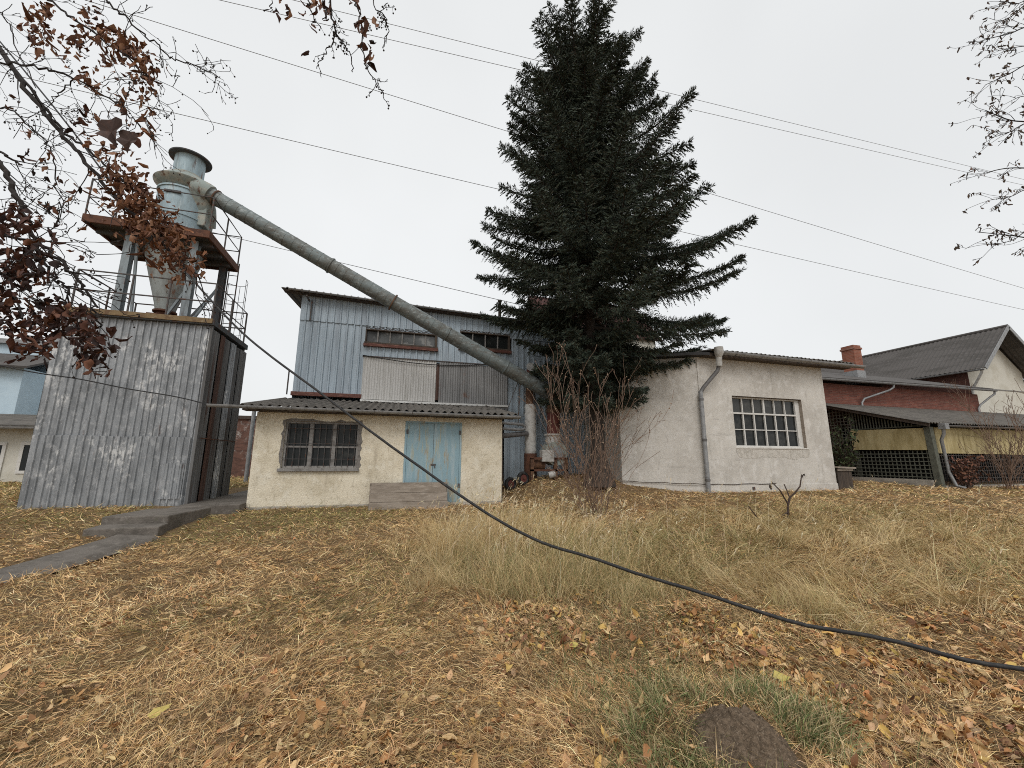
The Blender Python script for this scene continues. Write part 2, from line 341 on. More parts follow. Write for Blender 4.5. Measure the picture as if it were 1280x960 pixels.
# ------------------------------------------------------------------ setting: ground, path, landing
xs = np.concatenate([-np.geomspace(400, 16, 22), np.arange(-15, 27, .085), np.geomspace(28, 400, 22)])
ys = np.concatenate([-np.geomspace(300, 3, 16), np.arange(-2, 15, .085), np.geomspace(16, 500, 24)])
X, Y = np.meshgrid(xs, ys); nx, ny = len(xs), len(ys)
V = np.stack([X, Y, ground_z(X, Y)], -1).reshape(-1, 3)
i = np.arange(nx-1)[None, :]+np.arange(ny-1)[:, None]*nx; i = i.ravel()
loops = np.stack([i, i+1, i+nx+1, i+nx], 1).ravel()
g = np_mesh('ground', V, np.full(len(i), 4), loops, M['earth'], smooth=True); tag(g, kind='structure')
pl = [(-3.98, 7.72), (-4.12, 7.0), (-4.3, 6.3), (-4.75, 5.2), (-5.6, 3.6), (-7.5, 1.2)]
pr = [(-3.36, 7.72), (-3.5, 6.9), (-3.74, 5.75), (-4.15, 4.7), (-4.9, 3.2), (-6.6, .7)]
mb = MB(); vs = []; fs = []; NP = 9
def lerp2(L, t):
    t *= len(L)-1; k = min(int(t), len(L)-2); u = t-k
    return (L[k][0]*(1-u)+L[k+1][0]*u, L[k][1]*(1-u)+L[k+1][1]*u)
for a in range(41):
    p, q = lerp2(pl, a/40), lerp2(pr, a/40)
    for b in range(NP):
        u = b/(NP-1); x, y = p[0]*(1-u)+q[0]*u, p[1]*(1-u)+q[1]*u
        jx = (random.uniform(-.02, .02) if b in (0, NP-1) else 0)
        vs.append((x+jx, y, gz(x, y, False)+.022+(random.uniform(-.004, .004)) - (.05 if b in (0, NP-1) else 0)))
for a in range(40):
    for b in range(NP-1):
        k = a*NP+b; fs.append((k, k+1, k+NP+1, k+NP))
tag(mb.add(vs, fs).build('path', M['concrete'], smooth=True), kind='structure')
mb = MB().poly([(-4.02, 9.28), (-2.94, 9.62), (-2.94, 14.5), (-4.02, 14.5)], .2, .655)
tag(mb.build('landing', M['concrete'], bevel=.015), 'stained concrete landing between metal tower and cream shed', 'landing', kind='structure')
st = thing('concrete_steps', (-3.9, 7.72, .4), 'two worn dark concrete steps leading up to the landing beside the metal tower', 'steps')
MB().poly([(-4.42, 8.22), (-3.5, 8.16), (-3.3, 9.27), (-4.3, 9.27)], .3, .65).build('step', M['concrete'], st, bevel=.02)
MB().poly([(-4.36, 7.74), (-3.42, 7.74), (-3.48, 8.155), (-4.4, 8.21)], .2, .535).build('step', M['concrete'], st, bevel=.02)

# ------------------------------------------------------------------ corrugated tower
TX0, TX1, TY0, TY1, TZ = -6.7, -4.02, 10.0, 12.05, 4.45
tw = thing('metal_tower', (-5.36, 11, .55), 'square tower base clad in grey corrugated metal with whitish patches', 'tower')
hl = .55+1.45
mb = corr_wall(TX0, TX1, .5, TZ, TY0+.03, .118, .025, 'trap', jit=.1, wob=.006); mb.build('upper_cladding', M['sheet'], tw)
mb = corr_wall(TX0+.01, TX1-.07, .56, hl, TY0+.006, .118, .025, 'trap', jit=.1, wob=.006, zbot=lambda x: .565+.012*math.sin(x*9), ztop=lambda x: hl+.006*math.sin(x*5)); mb.build('lower_cladding', M['sheet'], tw)
corr_wall(TX1-.50, TX1-.12, .76, 1.46, TY0-.014, .118, .025, 'trap').build('patch_sheet', M['sheet'], tw)
# right side: strips of different sheets
yy = TY0+.02
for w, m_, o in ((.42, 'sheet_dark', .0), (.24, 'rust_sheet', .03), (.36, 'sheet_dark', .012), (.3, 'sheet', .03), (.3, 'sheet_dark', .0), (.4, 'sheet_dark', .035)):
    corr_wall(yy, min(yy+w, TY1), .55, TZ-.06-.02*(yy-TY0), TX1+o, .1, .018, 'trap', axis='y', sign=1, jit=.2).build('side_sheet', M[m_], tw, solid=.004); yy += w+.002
MB().box(TX1+.05, TX1+.06, TY0+.05, TY1, 1.98, 2.0).build('side_seam', M['rust'], tw)
MB().bar((TX1+.005, TY0+.0, .58), (TX1+.005, TY0, TZ), .05).build('corner_trim', M['sheet_dark'], tw)
corr_wall(TY0+.02, TY1, .5, TZ, TX0, .12, .02, 'trap', axis='y', sign=-1).build('side_sheet', M['sheet'], tw)
corr_wall(TX0, TX1, .5, TZ, TY1, .12, .02, 'trap', sign=1).build('rear_cladding', M['sheet'], tw)
mb = MB().box(TX0-.06, TX1+.05, TY0-.08, TY1+.05, TZ+.002, TZ+.13); mb.build('roof_slab', M['under'], tw, bevel=.008)
MB().box(TX0-.07, TX1+.03, TY0-.105, TY0-.083, TZ+.03, TZ+.14).build('front_edge', M['rust_yellow'], tw, bevel=.005)
mb = MB().box(TX0-.02, TX1, TY0, TY1, TZ+.131, TZ+.16)
for k in range(26):
    a, b = random.uniform(TX0, TX1-.3), random.uniform(TY0, TY1-.2); mb.box(a, a+random.uniform(.1, .4), b, b+random.uniform(.05, .2), TZ+.14, TZ+.165+random.random()*.03)
mb.build('roof_debris', M['rust'], tw)
def railing(name, pts, posts, zb, zt, parent, r=.017, mid=.5, m='rail'):
    mb = MB()
    for h in (zt, zb+(zt-zb)*mid):
        mb.tube([(x, y, h) for x, y in pts], r, 6)
    for x, y in posts: mb.tube([(x, y, zb), (x, y, zt)], r*1.25, 6)
    return mb.build(name, M[m], parent)
RZ0, RZ1 = TZ+.13, 5.45
cr = [(TX0+.15, TY0+.03), (TX1-.04, TY0+.03), (TX1-.04, TY1-.05), (TX0+.15, TY1-.05), (TX0+.15, TY0+.03)]
railing('railing', cr, [(TX0+.15, TY0+.03), (TX0+1.1, TY0+.03), (TX1-.9, TY0+.03), (TX1-.04, TY0+.03), (TX1-.04, TY0+1.0), (TX1-.04, TY1-.05), (TX0+.15, TY1-.05), (TX0+.15, TY0+1.), (TX0+1.3, TY1-.05)], RZ0, RZ1, tw)
# caged ladder on the right side
ld = MB(); ly = TY1+.16; la, lb_ = at(279, 390, Y=ly).x, at(291, 390, Y=ly).x
for xl in (la, lb_): ld.tube([(xl, ly, 3.4), (xl, ly, 6.95)], .016, 6)
for k in range(13): ld.tube([(la, ly, 3.5+k*.28), (lb_, ly, 3.5+k*.28)], .011, 5)
lo = ld.build('ladder', M['rail'], tw)
cg = MB(); cxm = (la+lb_)/2
def hoop(a, z): return (cxm+.33*math.cos(a), ly+.02+.55*math.sin(a), z)
for k in range(5): cg.tube([hoop(math.pi*j/8, 4.5+k*.5) for j in range(9)], .007, 4)
for a in (.0, .25, .5, .75, 1): cg.tube([hoop(math.pi*a, z) for z in (4.5, 6.5)], .007, 4)
cg.build('ladder_cage', M['zinc_dark'], lo)

# ------------------------------------------------------------------ steel platform
PX0, PX1, PY0, PY1, PZ = -6.74, -4.38, 10.1, 11.95, 6.64
pf = thing('steel_platform', (-5.45, 11, TZ+.16), 'rust edged steel platform standing on legs above the tower roof', 'platform')
MB().box(PX0+.04, PX1-.04, PY0+.04, PY1-.04, PZ, PZ+.05).build('deck', M['under'], pf)
e = MB(); e.box(PX0, PX1, PY0, PY0+.05, PZ-.06, PZ+.12); e.box(PX0, PX1, PY1-.05, PY1, PZ-.06, PZ+.12); e.box(PX0, PX0+.05, PY0+.05, PY1-.05, PZ-.06, PZ+.12); e.box(PX1-.05, PX1, PY0+.05, PY1-.05, PZ-.06, PZ+.12)
e.build('edge_beam', M['rust'], pf, bevel=.006)
for k in range(3):
    y = PY0+.35+k*.5; MB().box(PX0+.06, PX1-.06, y, y+.07, PZ-.12, PZ-.002).build('joist', M['under'], pf)
LEG = [(-6.0, 10.42, 'steel_blue'), (-4.75, 10.42, 'steel_blue'), (-5.85, 11.65, 'steel_blue'), (-4.62, 11.65, 'under')]
for x, y, m_ in LEG:
    mb = MB(); mb.box(x-.075, x+.075, y-.075, y-.063, TZ+.16, PZ-.062); mb.box(x-.075, x+.075, y+.063, y+.075, TZ+.16, PZ-.062); mb.box(x-.008, x+.008, y-.063, y+.063, TZ+.16, PZ-.062)
    mb.build('leg', M[m_], pf)
for a, b in (((-5.75, 10.45, TZ+.17), (-5.9, 10.45, PZ-.1)), ((-5.45, 11.6, TZ+.17), (-4.7, 11.64, 5.9)), ((-4.72, 10.6, TZ+.17), (-4.66, 11.55, 5.9)), ((-5.2, 10.5, TZ+.17), (-4.8, 10.5, 5.5))):
    MB().bar(a, b, .045).build('brace', M['steel_blue'], pf)
pr_ = [(PX1-.03, PY0+.03), (PX1-.03, PY1-.03), (PX0+.03, PY1-.03), (PX0+.03, PY0+.03), (PX1-.03, PY0+.03)]
railing('railing', pr_, pr_[:4]+[(PX1-.03, PY0+.9), (PX0+1, PY0+.03), (PX0+1.2, PY1-.03), (PX0+.03, PY0+.9)], PZ+.1, PZ+.98, pf, .015)

# ------------------------------------------------------------------ cyclone
cy = thing('dust_cyclone', (-5.45, 11.0, 6.7), 'pale blue cyclone dust separator with wide hood and flanged outlet on top', 'cyclone')
c0 = (-5.42, 11.0, 0)
MB().lathe(c0, [(.51, 6.75), (.52, 6.76), (.52, 7.3), (.54, 7.3), (.54, 7.34), (.52, 7.34), (.51, 8.0), (.535, 8.0), (.535, 8.04), (.3, 8.06)], 40).build('drum', M['cyc'], cy, smooth=True)
MB().lathe(c0, [(.30, 8.06), (.47, 8.12), (.63, 8.25), (.64, 8.28), (.62, 8.3), (.44, 8.47), (.325, 8.54), (.32, 8.58)], 40).build('hood', M['cyc_dirty'], cy, smooth=True)
MB().lathe(c0, [(.29, 8.10), (.315, 8.12), (.315, 9.06), (.29, 9.06), (.29, 8.12)], 40).build('outlet_pipe', M['cyc'], cy, smooth=True)
MB().lathe(c0, [(.30, 9.061), (.44, 9.061), (.445, 9.09), (.30, 9.11)], 40).build('flange', M['under'], cy, smooth=True, label='dark flanged rim of the outlet')
MB().lathe(c0, [(.55, 6.74), (.55, 6.5), (.52, 6.25), (.40, 5.8), (.22, 5.15), (.19, 5.0)], 36).build('cone', M['cone'], cy, smooth=True)
MB().lathe(c0, [(.19, 5.0), (.23, 4.99), (.23, 4.95), (.16, 4.94), (.14, 4.6)], 24).build('discharge_pipe', M['rust'], cy, smooth=True)
MB().box(-5.58, -5.25, 10.46, 10.49, 7.8, 7.86).build('inspection_slot', M['under'], cy)
MB().lathe(c0, [(.522, 6.98), (.542, 6.98), (.542, 7.02), (.522, 7.02)], 36).build('band', M['rust'], cy, smooth=True)
# inlet elbow: from drum side curling to the duct
D0 = at(262, 243, Y=10.72); D1 = at(690, 493, Y=11.75)
dv = (D1-D0).normalized()
mb = MB(); pts = [Vector((-5.0, 11.15, 7.4)), Vector((-4.95, 10.95, 7.75)), Vector((-5.02, 10.74, 8.1)), D0-dv*.14, D0+dv*.02]
sm = []
for k in range(len(pts)-1):
    for u in (0, .33, .66):
        a, b = pts[k], pts[k+1]; pm = pts[max(k-1, 0)]; pn = pts[min(k+2, len(pts)-1)]
        sm.append(.5*((2*a)+(b-pm)*u+(2*pm-5*a+4*b-pn)*u*u+(3*a-pm-3*b+pn)*u**3))
sm.append(pts[-1])
mb.tube(sm, [.26-.03*k/len(sm) for k in range(len(sm))], 20); mb.build('inlet_elbow', M['cyc_dirty'], cy, smooth=True)
bx = MB().box(-5.05, -4.8, 10.75, 11.2, 7.2, 7.75); bx.build('inlet_box', M['cyc_dirty'], cy, bevel=.02)

# ------------------------------------------------------------------ air duct
dt = thing('air_duct', tuple(D1), 'long grey sheet metal air duct sloping from the cyclone down past the blue hall', 'duct')
L = (D1-D0).length; n = 26; dpts = []; rr = []
for k in range(n+1):
    t = k/n; dpts.append(D0+(D1-D0)*t+Vector((0, 0, -.02*math.sin(math.pi*t)))); rr.append(.182+.047*t)
MB().tube(dpts, rr, 22).build('tube', M['duct'], dt, smooth=True)
for t in (.015, .30, .475, .64, .83, .985):
    p = D0+(D1-D0)*t+Vector((0, 0, -.02*math.sin(math.pi*t))); r = .182+.047*t
    MB().tube([p-dv*.015, p+dv*.015], r+(.028 if t not in (.475,) else .04), 22).build('flange', M['duct_rusty' if t in (.475, .015) else 'duct'], dt, smooth=True)
mb = MB()
for t in [k/44 for k in range(1, 44)]:
    p = D0+(D1-D0)*t+Vector((0, 0, -.02*math.sin(math.pi*t))); mb.tube([p-dv*.007, p+dv*.007], .182+.047*t+.006, 20)
mb.build('seam', M['duct'], dt, smooth=True)
E0 = D1; EX = at(692, 520, Y=11.75)
sm = [E0-dv*.05, E0+dv*.14, E0+dv*.28+Vector((0, 0, -.06)), Vector((EX.x+.0, 11.75, E0.z-.42)), Vector((EX.x, 11.75, E0.z-.6))]
MB().tube(sm, .235, 20).build('elbow', M['duct_rusty'], dt, smooth=True, label='rusty elbow at the lower end')
MB().tube([(EX.x, 11.75, E0.z-.6), (EX.x-.02, 11.75, 2.35)], .2, 20).build('rusty_section', M['red_metal'], dt, smooth=True)
MB().tube([(EX.x-.02, 11.75, 2.35), (EX.x-.02, 11.75, 2.3)], .29, 20).build('flange', M['white_pipe'], dt, smooth=True)
pj = D0+(D1-D0)*.93; MB().tube([pj, pj+Vector((.25, .5, -1.2))], .022, 6).build('support_rod', M['rail'], dt)
pj = D0+(D1-D0)*.885; MB().tube([pj, pj+Vector((.02, .3, -1.55))], .018, 6).build('support_rod', M['rail'], dt)
pj = D0+(D1-D0)*.885; MB().tube([pj, pj+Vector((-.35, .5, -1.2))], .012, 6).build('support_rod', M['rail'], dt)

# ------------------------------------------------------------------ extractor fan under the duct
fx, fy = EX.x-.02, 11.7; fg = gz(fx, fy)-.03
fan = thing('extractor_fan', (fx, fy, fg), 'rusty dust extractor fan on a frame below the duct, half hidden by twigs', 'machine')
MB().tube([(fx, fy+.05, 2.3), (fx, fy+.05, 2.05)], .25, 20).build('inlet_collar', M['white_pipe'], fan, smooth=True)
v = MB(); v.tube([(fx, fy-.2, 1.75), (fx, fy+.28, 1.75)], .36, 28); v.build('fan_casing', M['cyc_dirty'], fan, smooth=True)
MB().tube([(fx, fy-.24, 1.75), (fx, fy-.201, 1.75)], .2, 24).build('casing_ring', M['zinc'], fan, smooth=True)
mo = MB().tube([(fx-.75, fy, 1.42), (fx-.35, fy, 1.42)], .17, 20).build('motor', M['duct_rusty'], fan, smooth=True)
f2 = MB()
for k in range(8): f2.tube([(fx-.72+k*.045, fy, 1.42), (fx-.70+k*.045, fy, 1.42)], .185, 20)
f2.build('motor_fins', M['duct_rusty'], mo)
MB().box(fx-.5, fx-.12, fy-.3, fy-.05, 1.5, 1.85).build('control_box', M['white_pipe'], fan, bevel=.012)
MB().tube([(fx-.3, fy-.31, 1.1), (fx-.12, fy-.36, 1.15)], .1, 14).build('valve', M['white_pipe'], fan, smooth=True)
for sx in (-.8, -.05, .3):
    MB().bar((fx+sx, fy-.2, fg), (fx+sx, fy-.2, 1.6), .1).build('frame_leg', M['duct_rusty'], fan)
for z in (1.25, 1.6): MB().bar((fx-.85, fy-.22, z), (fx+.35, fy-.22, z), .06).build('frame_beam', M['rust'], fan)

# ------------------------------------------------------------------ wrapped exhaust pipe
q = at(663, 560, Y=12.1); qx = q.x
ep = thing('exhaust_pipe', (qx, 12.1, gz(qx, 12.1)), 'upright exhaust pipe, rusty above and wrapped in dirty white below, beside the blue hall', 'pipe')
MB().tube([(qx, 12.1, 3.3), (qx, 12.1, 4.35)], .15, 18).build('rusty_pipe', M['duct_rusty'], ep, smooth=True)
pts = [(qx, 12.1, z) for z in np.linspace(1.75, 3.3, 15)]
MB().tube(pts, [.17+.022*(k % 2) for k in range(15)], 18).build('wrapping', M['white_pipe'], ep, smooth=True)
MB().tube([(qx, 12.1, gz(qx, 12.1)-.1), (qx, 12.1, 1.75)], .2, 18).build('base_pipe', M['rust'], ep, smooth=True)
MB().tube([(qx, 12.1, 4.3), (qx, 12.05, 4.45), (qx-.03, 11.95, 4.5)], .13, 16).build('cap', M['red_metal'], ep, smooth=True)
MB().tube([(qx-.03, 11.94, 4.5), (qx-.032, 11.92, 4.505)], .15, 16).build('cap_ring', M['white_pipe'], ep, smooth=True)
for (za, zb, r, nm, lab, m_) in ((2.62, 2.62, .06, 'drain_pipe', 'upper of two grey pipes running from the cream shed to the wrapped exhaust pipe', 'zinc'), (2.2, 2.36, .075, 'drain_pipe', 'lower thicker grey pipe sloping from the cream shed to the wrapped exhaust pipe', 'zinc_dark')):
    t_ = MB()
    if za == 2.62: t_.tube([(2.7, 11.2, za), (3.75, 11.75, za), (3.83, 11.8, za-.05), (3.83, 11.8, za-.12), (3.7, 11.72, za-.17), (2.7, 11.2, za-.17)], r*.75, 10)
    else: t_.tube([(2.68, 11.2, za), (qx-.16, 11.95, zb)], r, 12)
    tag(t_.build(nm, M[m_], smooth=True), lab, 'pipe')
# discarded wheels
def wheel(x, y, r, tilt, label):
    z = gz(x, y)+r*.9
    w = thing('old_wheel', (x, y, z), label, 'wheel', 'discarded wheels by the hall wall'); d = Vector((math.cos(tilt)*.3, -1, .1)).normalized()
    u = d.orthogonal().normalized(); vv = d.cross(u); c = Vector((x, y, z)); mb = MB(); n0 = 0; N, K = 24, 10
    for a in range(N):
        A = 2*math.pi*a/N; e = u*math.cos(A)+vv*math.sin(A)
        for b in range(K):
            B = 2*math.pi*b/K; mb.v.append(tuple(c+e*(r*.74+r*.26*math.cos(B))+d*(r*.28*math.sin(B))))
    for a in range(N):
        for b in range(K): mb.f.append((a*K+b, ((a+1) % N)*K+b, ((a+1) % N)*K+(b+1) % K, a*K+(b+1) % K))
    mb.build('tyre', M['rubber'], w, smooth=True)
    MB().tube([c-d*.03, c+d*.04], r*.52, 20).build('rim', M['red_metal'], w, smooth=True)
    MB().tube([c+d*.035, c+d*.075], r*.16, 14).build('hub', M['rust'], w, smooth=True)
wheel(3.72, 11.6, .21, .5, 'black wheel with dull red hub lying nearer the exhaust pipe')
wheel(3.36, 11.7, .2, -.6, 'black wheel partly hidden by the cream shed corner, behind the red hubbed one')

# ------------------------------------------------------------------ cream shed
SX0, SX1, SY, SZ0, SZ1 = -2.94, 2.64, 10.0, .56, 2.58
sh = thing('cream_shed', (-.15, 11, .45), 'low cream rendered shed with mossy corrugated roof and blue double door', 'shed')
W = (-2.36, -.80, 1.36, 2.40); D = (.23, 1.60, .54, 2.47)
mb = wall_holes(SX0, SX1, SZ0, SZ1, SY, [W, (D[0], D[1], SZ0, D[3])], .16)
mb.add([(SX0, SY, SZ0), (SX0, 12.98, SZ0), (SX0, 12.98, 3.05), (SX0, SY, SZ1)], [(0, 3, 2, 1)])
mb.add([(SX1, SY, SZ0), (SX1, 12.9, SZ0), (SX1, 12.9, 2.95), (SX1, SY, SZ1)], [(0, 1, 2, 3)])
mb.build('wall', M['cream'], sh)
MB().box(SX0+.01, SX1-.01, SY-.03, SY+.01, .3, SZ0-.002).build('plinth', M['plinth'], sh, bevel=.01)
MB().box(SX0+.02, D[0]-.04, SY-.031, SY+.3, .3, .4).box(D[0]-.05, D[1]+.4, SY-.12, SY-.03, .36, .53).build('door_sill', M['plinth'], sh, bevel=.012)
# exposed mortar round the window
mp = MB()
def ragged(x0, x1, z0, z1, y, amp, n=14):
    pts = []
    for k in range(n): pts.append((x0+(x1-x0)*k/n, z0+random.uniform(-amp, amp*.2)))
    for k in range(n): pts.append((x1+random.uniform(-amp*.2, amp), z0+(z1-z0)*k/n))
    for k in range(n): pts.append((x1-(x1-x0)*k/n, z1+random.uniform(-amp*.2, amp)))
    for k in range(n): pts.append((x0+random.uniform(-amp, amp*.2), z1-(z1-z0)*k/n))
    return pts
def flat_patch(pts, y, hole=None, d=.006):
    mb = MB(); n = len(pts); cx = sum(p[0] for p in pts)/n; cz = sum(p[1] for p in pts)/n
    if hole:
        a, b, c, e = hole; inner = []
        for (x, z) in pts: inner.append((min(max(x, a), b), min(max(z, c), e)))
        mb.add([(x, y, z) for x, z in pts]+[(x, y, z) for x, z in inner], [(i, (i+1) % n, n+(i+1) % n, n+i) for i in range(n)])
    else: mb.add([(x, y, z) for x, z in pts]+[(cx, y, cz)], [(i, (i+1) % n, n) for i in range(n)])
    return mb
flat_patch(ragged(W[0]-.025, W[1]+.045, W[2]-.01, W[3]+.015, SY, .045), SY-.004, W).build('bare_mortar', M['grey_mortar'], sh)
wn = MB(); f = .05; yf = SY+.07
a, b, c, d = W
wn.box(a, b, yf-.03, yf+.03, d-f, d); wn.box(a, b, yf-.03, yf+.03, c, c+f); wn.box(a, a+f, yf-.03, yf+.03, c+f, d-f); wn.box(b-f, b, yf-.03, yf+.03, c+f, d-f)
win = wn.build('window', M['grey_frame'], sh, bevel=.004)
s_ = MB()
w3 = (b-a-2*f)/3
for k in (1, 2): s_.box(a+f+w3*k-.04, a+f+w3*k+.04, yf-.02, yf+.028, c+f+.001, d-f-.001)
zt = c+f+(d-c-2*f)*.45
for k in range(3): s_.box(a+f+w3*k+(.041 if k else .001), a+f+w3*(k+1)-(.041 if k < 2 else .001), yf-.015, yf+.02, zt-.02, zt+.02)
s_.build('glazing_bars', M['grey_frame'], win)
MB().box(a+f, b-f, yf+.029, yf+.034, c+f, d-f).build('pane', M['glass'], win)
gr = MB()
for k in range(12): x = a+.08+k*(b-a-.16)/11; gr.tube([(x, yf-.05, c+.03), (x, yf-.05, d-.03)], .006, 5)
for k in range(3): z = c+.2+k*(d-c-.36)/2; gr.tube([(a+.02, yf-.055, z), (b-.02, yf-.055, z)], .006, 5)
gr.build('window_grille', M['rail'], win)
MB().box(a-.06, b+.05, SY-.07, SY+.1, c-.07, c-.005).build('sill', M['grey_frame'], win, bevel=.008)
# double door
df = MB(); a, b, c, d = D
df.box(a, a+.05, SY-.012, SY+.08, c, d); df.box(b-.05, b, SY-.012, SY+.08, c, d); df.box(a+.05, b-.05, SY-.012, SY+.08, d-.04, d)
do = df.build('door', M['blue_paint'], sh, bevel=.004); xm = (a+b)/2
for x0, x1 in ((a+.053, xm-.004), (xm+.004, b-.053)):
    lf = MB().box(x0, x1, SY+.0, SY+.045, c+.02, d-.043).build('door_leaf', M['blue_paint'], do, bevel=.003)
for z in (c+.35, d-.3):
    for x in (a+.03, b-.07): MB().box(x, x+.05, SY-.022, SY-.013, z, z+.1).build('hinge', M['rail'], do)
MB().box(xm-.05, xm+.07, SY-.012, SY-.001, 1.42, 1.46).box(xm+.03, xm+.055, SY-.03, SY-.0125, 1.37, 1.45).build('latch', M['rail'], do)
MB().box(xm-.003, xm+.003, SY+.012, SY+.03, c+.03, d-.05).build('door_gap', M['rail'], do)
rf = corr_roof(-3.22, 2.98, (9.62, 2.66), (12.97, 3.26), .177, .062, .014, jag=.02, seg=3).build('roof', M['eternit'], sh)
MB().box(-3.15, 2.9, 9.72, 9.98, 2.585, 2.63).build('soffit_board', M['dark_wood'], sh)
# gutter: half round tube, runs past the left corner
def gutter(p0, p1, r, name, parent, m, n=10, th=.006):
    p0 = Vector(p0); p1 = Vector(p1); d = (p1-p0).normalized(); s = d.cross(Vector((0, 0, 1))).normalized(); mb = MB(); K = n
    for p in (p0, p1):
        for rr_ in (r, r-th):
            for k in range(K+1):
                a = math.pi*k/K; mb.v.append(tuple(p+s*(rr_*math.cos(a))-Vector((0, 0, 1))*(rr_*math.sin(a))))
    q = K+1
    for k in range(K):
        mb.f.append((k, k+1, 2*q+k+1, 2*q+k)); mb.f.append((q+k+1, q+k, 3*q+k, 3*q+k+1))
        mb.f.append((k+1, k, q+k, q+k+1)); mb.f.append((2*q+k, 2*q+k+1, 3*q+k+1, 3*q+k))
    for e in (0, K): mb.f.append((e, 2*q+e, 3*q+e, q+e))
    return mb.build(name, M[m], parent, smooth=True)
gt = gutter((-3.72, 9.56, 2.665), (2.99, 9.56, 2.635), .065, 'gutter', sh, 'zinc')
for k in range(8):
    x = -3.0+k*.84; MB().tube([(x+.0, 9.56+.07*math.cos(t), 2.655-.07*math.sin(t)) for t in np.linspace(0, math.pi, 7)], .008, 5).build('bracket', M['zinc_dark'], gt)
mb = MB()
for k in range(40):
    x = random.uniform(-3, 2.9); y = random.uniform(10.2, 12.9); z = 2.66+(y-9.62)*.179+.05; r = random.uniform(.02, .06)
    mb.lathe((x, y, z), [(r, 0), (r*.9, r*.4), (r*.4, r*.7), (.001, r*.75)], 7)
tag(mb.build('moss', M['eternit'], sh), kind='stuff')
MB().box(SX1+.002, SX1+.05, SY+.1, SY+.2, .5, 2.5).build('corner_post', M['dark_wood'], sh)

# wooden box leaning in front of the door
wb = thing('wooden_box', (.4, 9.66, .42), 'long grey weathered wooden box leaning against the shed beside the blue door', 'box')
A = [(-.45, 9.50), (1.24, 9.50), (1.24, 9.80), (-.45, 9.80)]
lean = .10
for k in range(3):
    z0, z1 = .44+k*.195, .44+(k+1)*.195-.004
    o0, o1 = lean*k/3, lean*(k+1)/3
    MB().hexa([(-.46+.01*k, 9.5+o0, z0), (1.25-.02*k, 9.5+o0, z0-.0), (1.25-.02*k, 9.53+o0, z0), (-.46+.01*k, 9.53+o0, z0)], [(-.46+.01*k, 9.5+o1, z1), (1.25-.02*k, 9.5+o1, z1), (1.25-.02*k, 9.53+o1, z1), (-.46+.01*k, 9.53+o1, z1)]).build('plank', M['old_wood'], wb, bevel=.006)
for x in (-.47, 1.20): MB().hexa([(x, 9.535, .46), (x+.04, 9.535, .46), (x+.04, 9.74, .46), (x, 9.74, .46)], [(x, 9.535+lean, 1.0), (x+.04, 9.535+lean, 1.0), (x+.04, 9.86, 1.0), (x, 9.86, 1.0)]).build('end_board', M['old_wood'], wb)
MB().hexa([(-.43, 9.7, .44), (1.2, 9.7, .44), (1.2, 9.74, .44), (-.43, 9.74, .44)], [(-.43, 9.82, 1.0), (1.2, 9.82, 1.0), (1.2, 9.86, 1.0), (-.43, 9.86, 1.0)]).build('rear_board', M['old_wood'], wb)
MB().box(-.47, 1.24, 9.6, 9.87, 1.012, 1.035).build('lid', M['old_wood'], wb, bevel=.005)

# ------------------------------------------------------------------ blue hall
HX0, HX1, HY = -2.98, 8.3, 13.0
ha = thing('blue_hall', (2.6, 16, .6), 'tall pale blue corrugated metal hall with red framed strip windows behind the shed', 'hall')
ztop = lambda x: 6.60-.034*(x+3.5)-.03
W1 = (-1.07, 1.17, 5.10, 5.62); W2 = (1.92, 3.68, 5.22, 5.82); W3 = (5.45, 6.9, 5.45, 6.08)
corr_wall(HX0, HX1, 5.72, 6.4, HY-.03, .2, .035, holes=[W1, W2, W3], ztop=ztop, jit=.05).build('upper_cladding', M['blue_sheet'], ha)
corr_wall(HX0, -1.06, 3.46, 5.76, HY, .2, .045, jit=.05).build('cladding', M['blue_sheet'], ha)
corr_wall(-1.06, 3.62, 4.66, 5.75, HY-.008, .2, .035, holes=[W1, W2], jit=.05).build('cladding', M['blue_sheet'], ha)
corr_wall(3.62, HX1, 3.0, 5.75, HY+.004, .2, .035, holes=[W2, W3], jit=.05).build('cladding', M['blue_sheet'], ha)
corr_wall(3.5, HX1, .5, 3.06, HY-.014, .2, .035, jit=.05).build('lower_cladding', M['blue_sheet'], ha)
corr_wall(13.0, 21, .5, 6.55, HX0, .2, .03, axis='y', sign=-1).build('side_wall', M['blue_sheet'], ha)
MB().box(HX1-.03, HX1, 13.02, 21, .5, 6.2).build('side_wall', M['blue_sheet'], ha)
MB().box(HX0, HX1, 20.97, 21, .5, 6.9).build('rear_wall', M['blue_sheet'], ha)
corr_wall(-1.07, 1.17, 3.36, 4.70, HY-.10, .078, .018, 'sine').build('patch_sheet', M['white_sheet'], ha, label='whitish corrugated panel')
corr_wall(1.175, 1.27, 3.42, 4.6, HY-.128, .078, .018, 'sine').build('patch_sheet', M['rust_sheet'], ha, label='narrow rust brown strip beside the whitish panel')
corr_wall(1.272, 2.72, 3.3, 4.68, HY-.12, .078, .018, 'sine').build('patch_sheet', M['grey_sheet'], ha, label='dark grey corrugated panel with rust stain')
corr_wall(2.725, 3.58, 3.2, 4.66, HY-.11, .078, .018, 'sine').build('patch_sheet', M['grey_sheet'], ha)
MB().box(-1.08, 3.6, HY-.17, HY-.045, 3.28, 3.34).build('ledge', M['old_lime'], ha)
MB().box(-1.1, 3.62, HY-.14, HY-.05, 4.69, 4.72).build('ledge', M['rail'], ha)
MB().box(HX0-.02, -1.05, HY-.12, HY-.045, 3.38, 3.5).build('flashing', M['red_wood'], ha, bevel=.01, label='red flaking base flashing')
MB().box(-1.12, -1.06, HY-.1, HY-.04, 3.4, 4.7).build('corner_trim', M['blue_sheet'], ha)
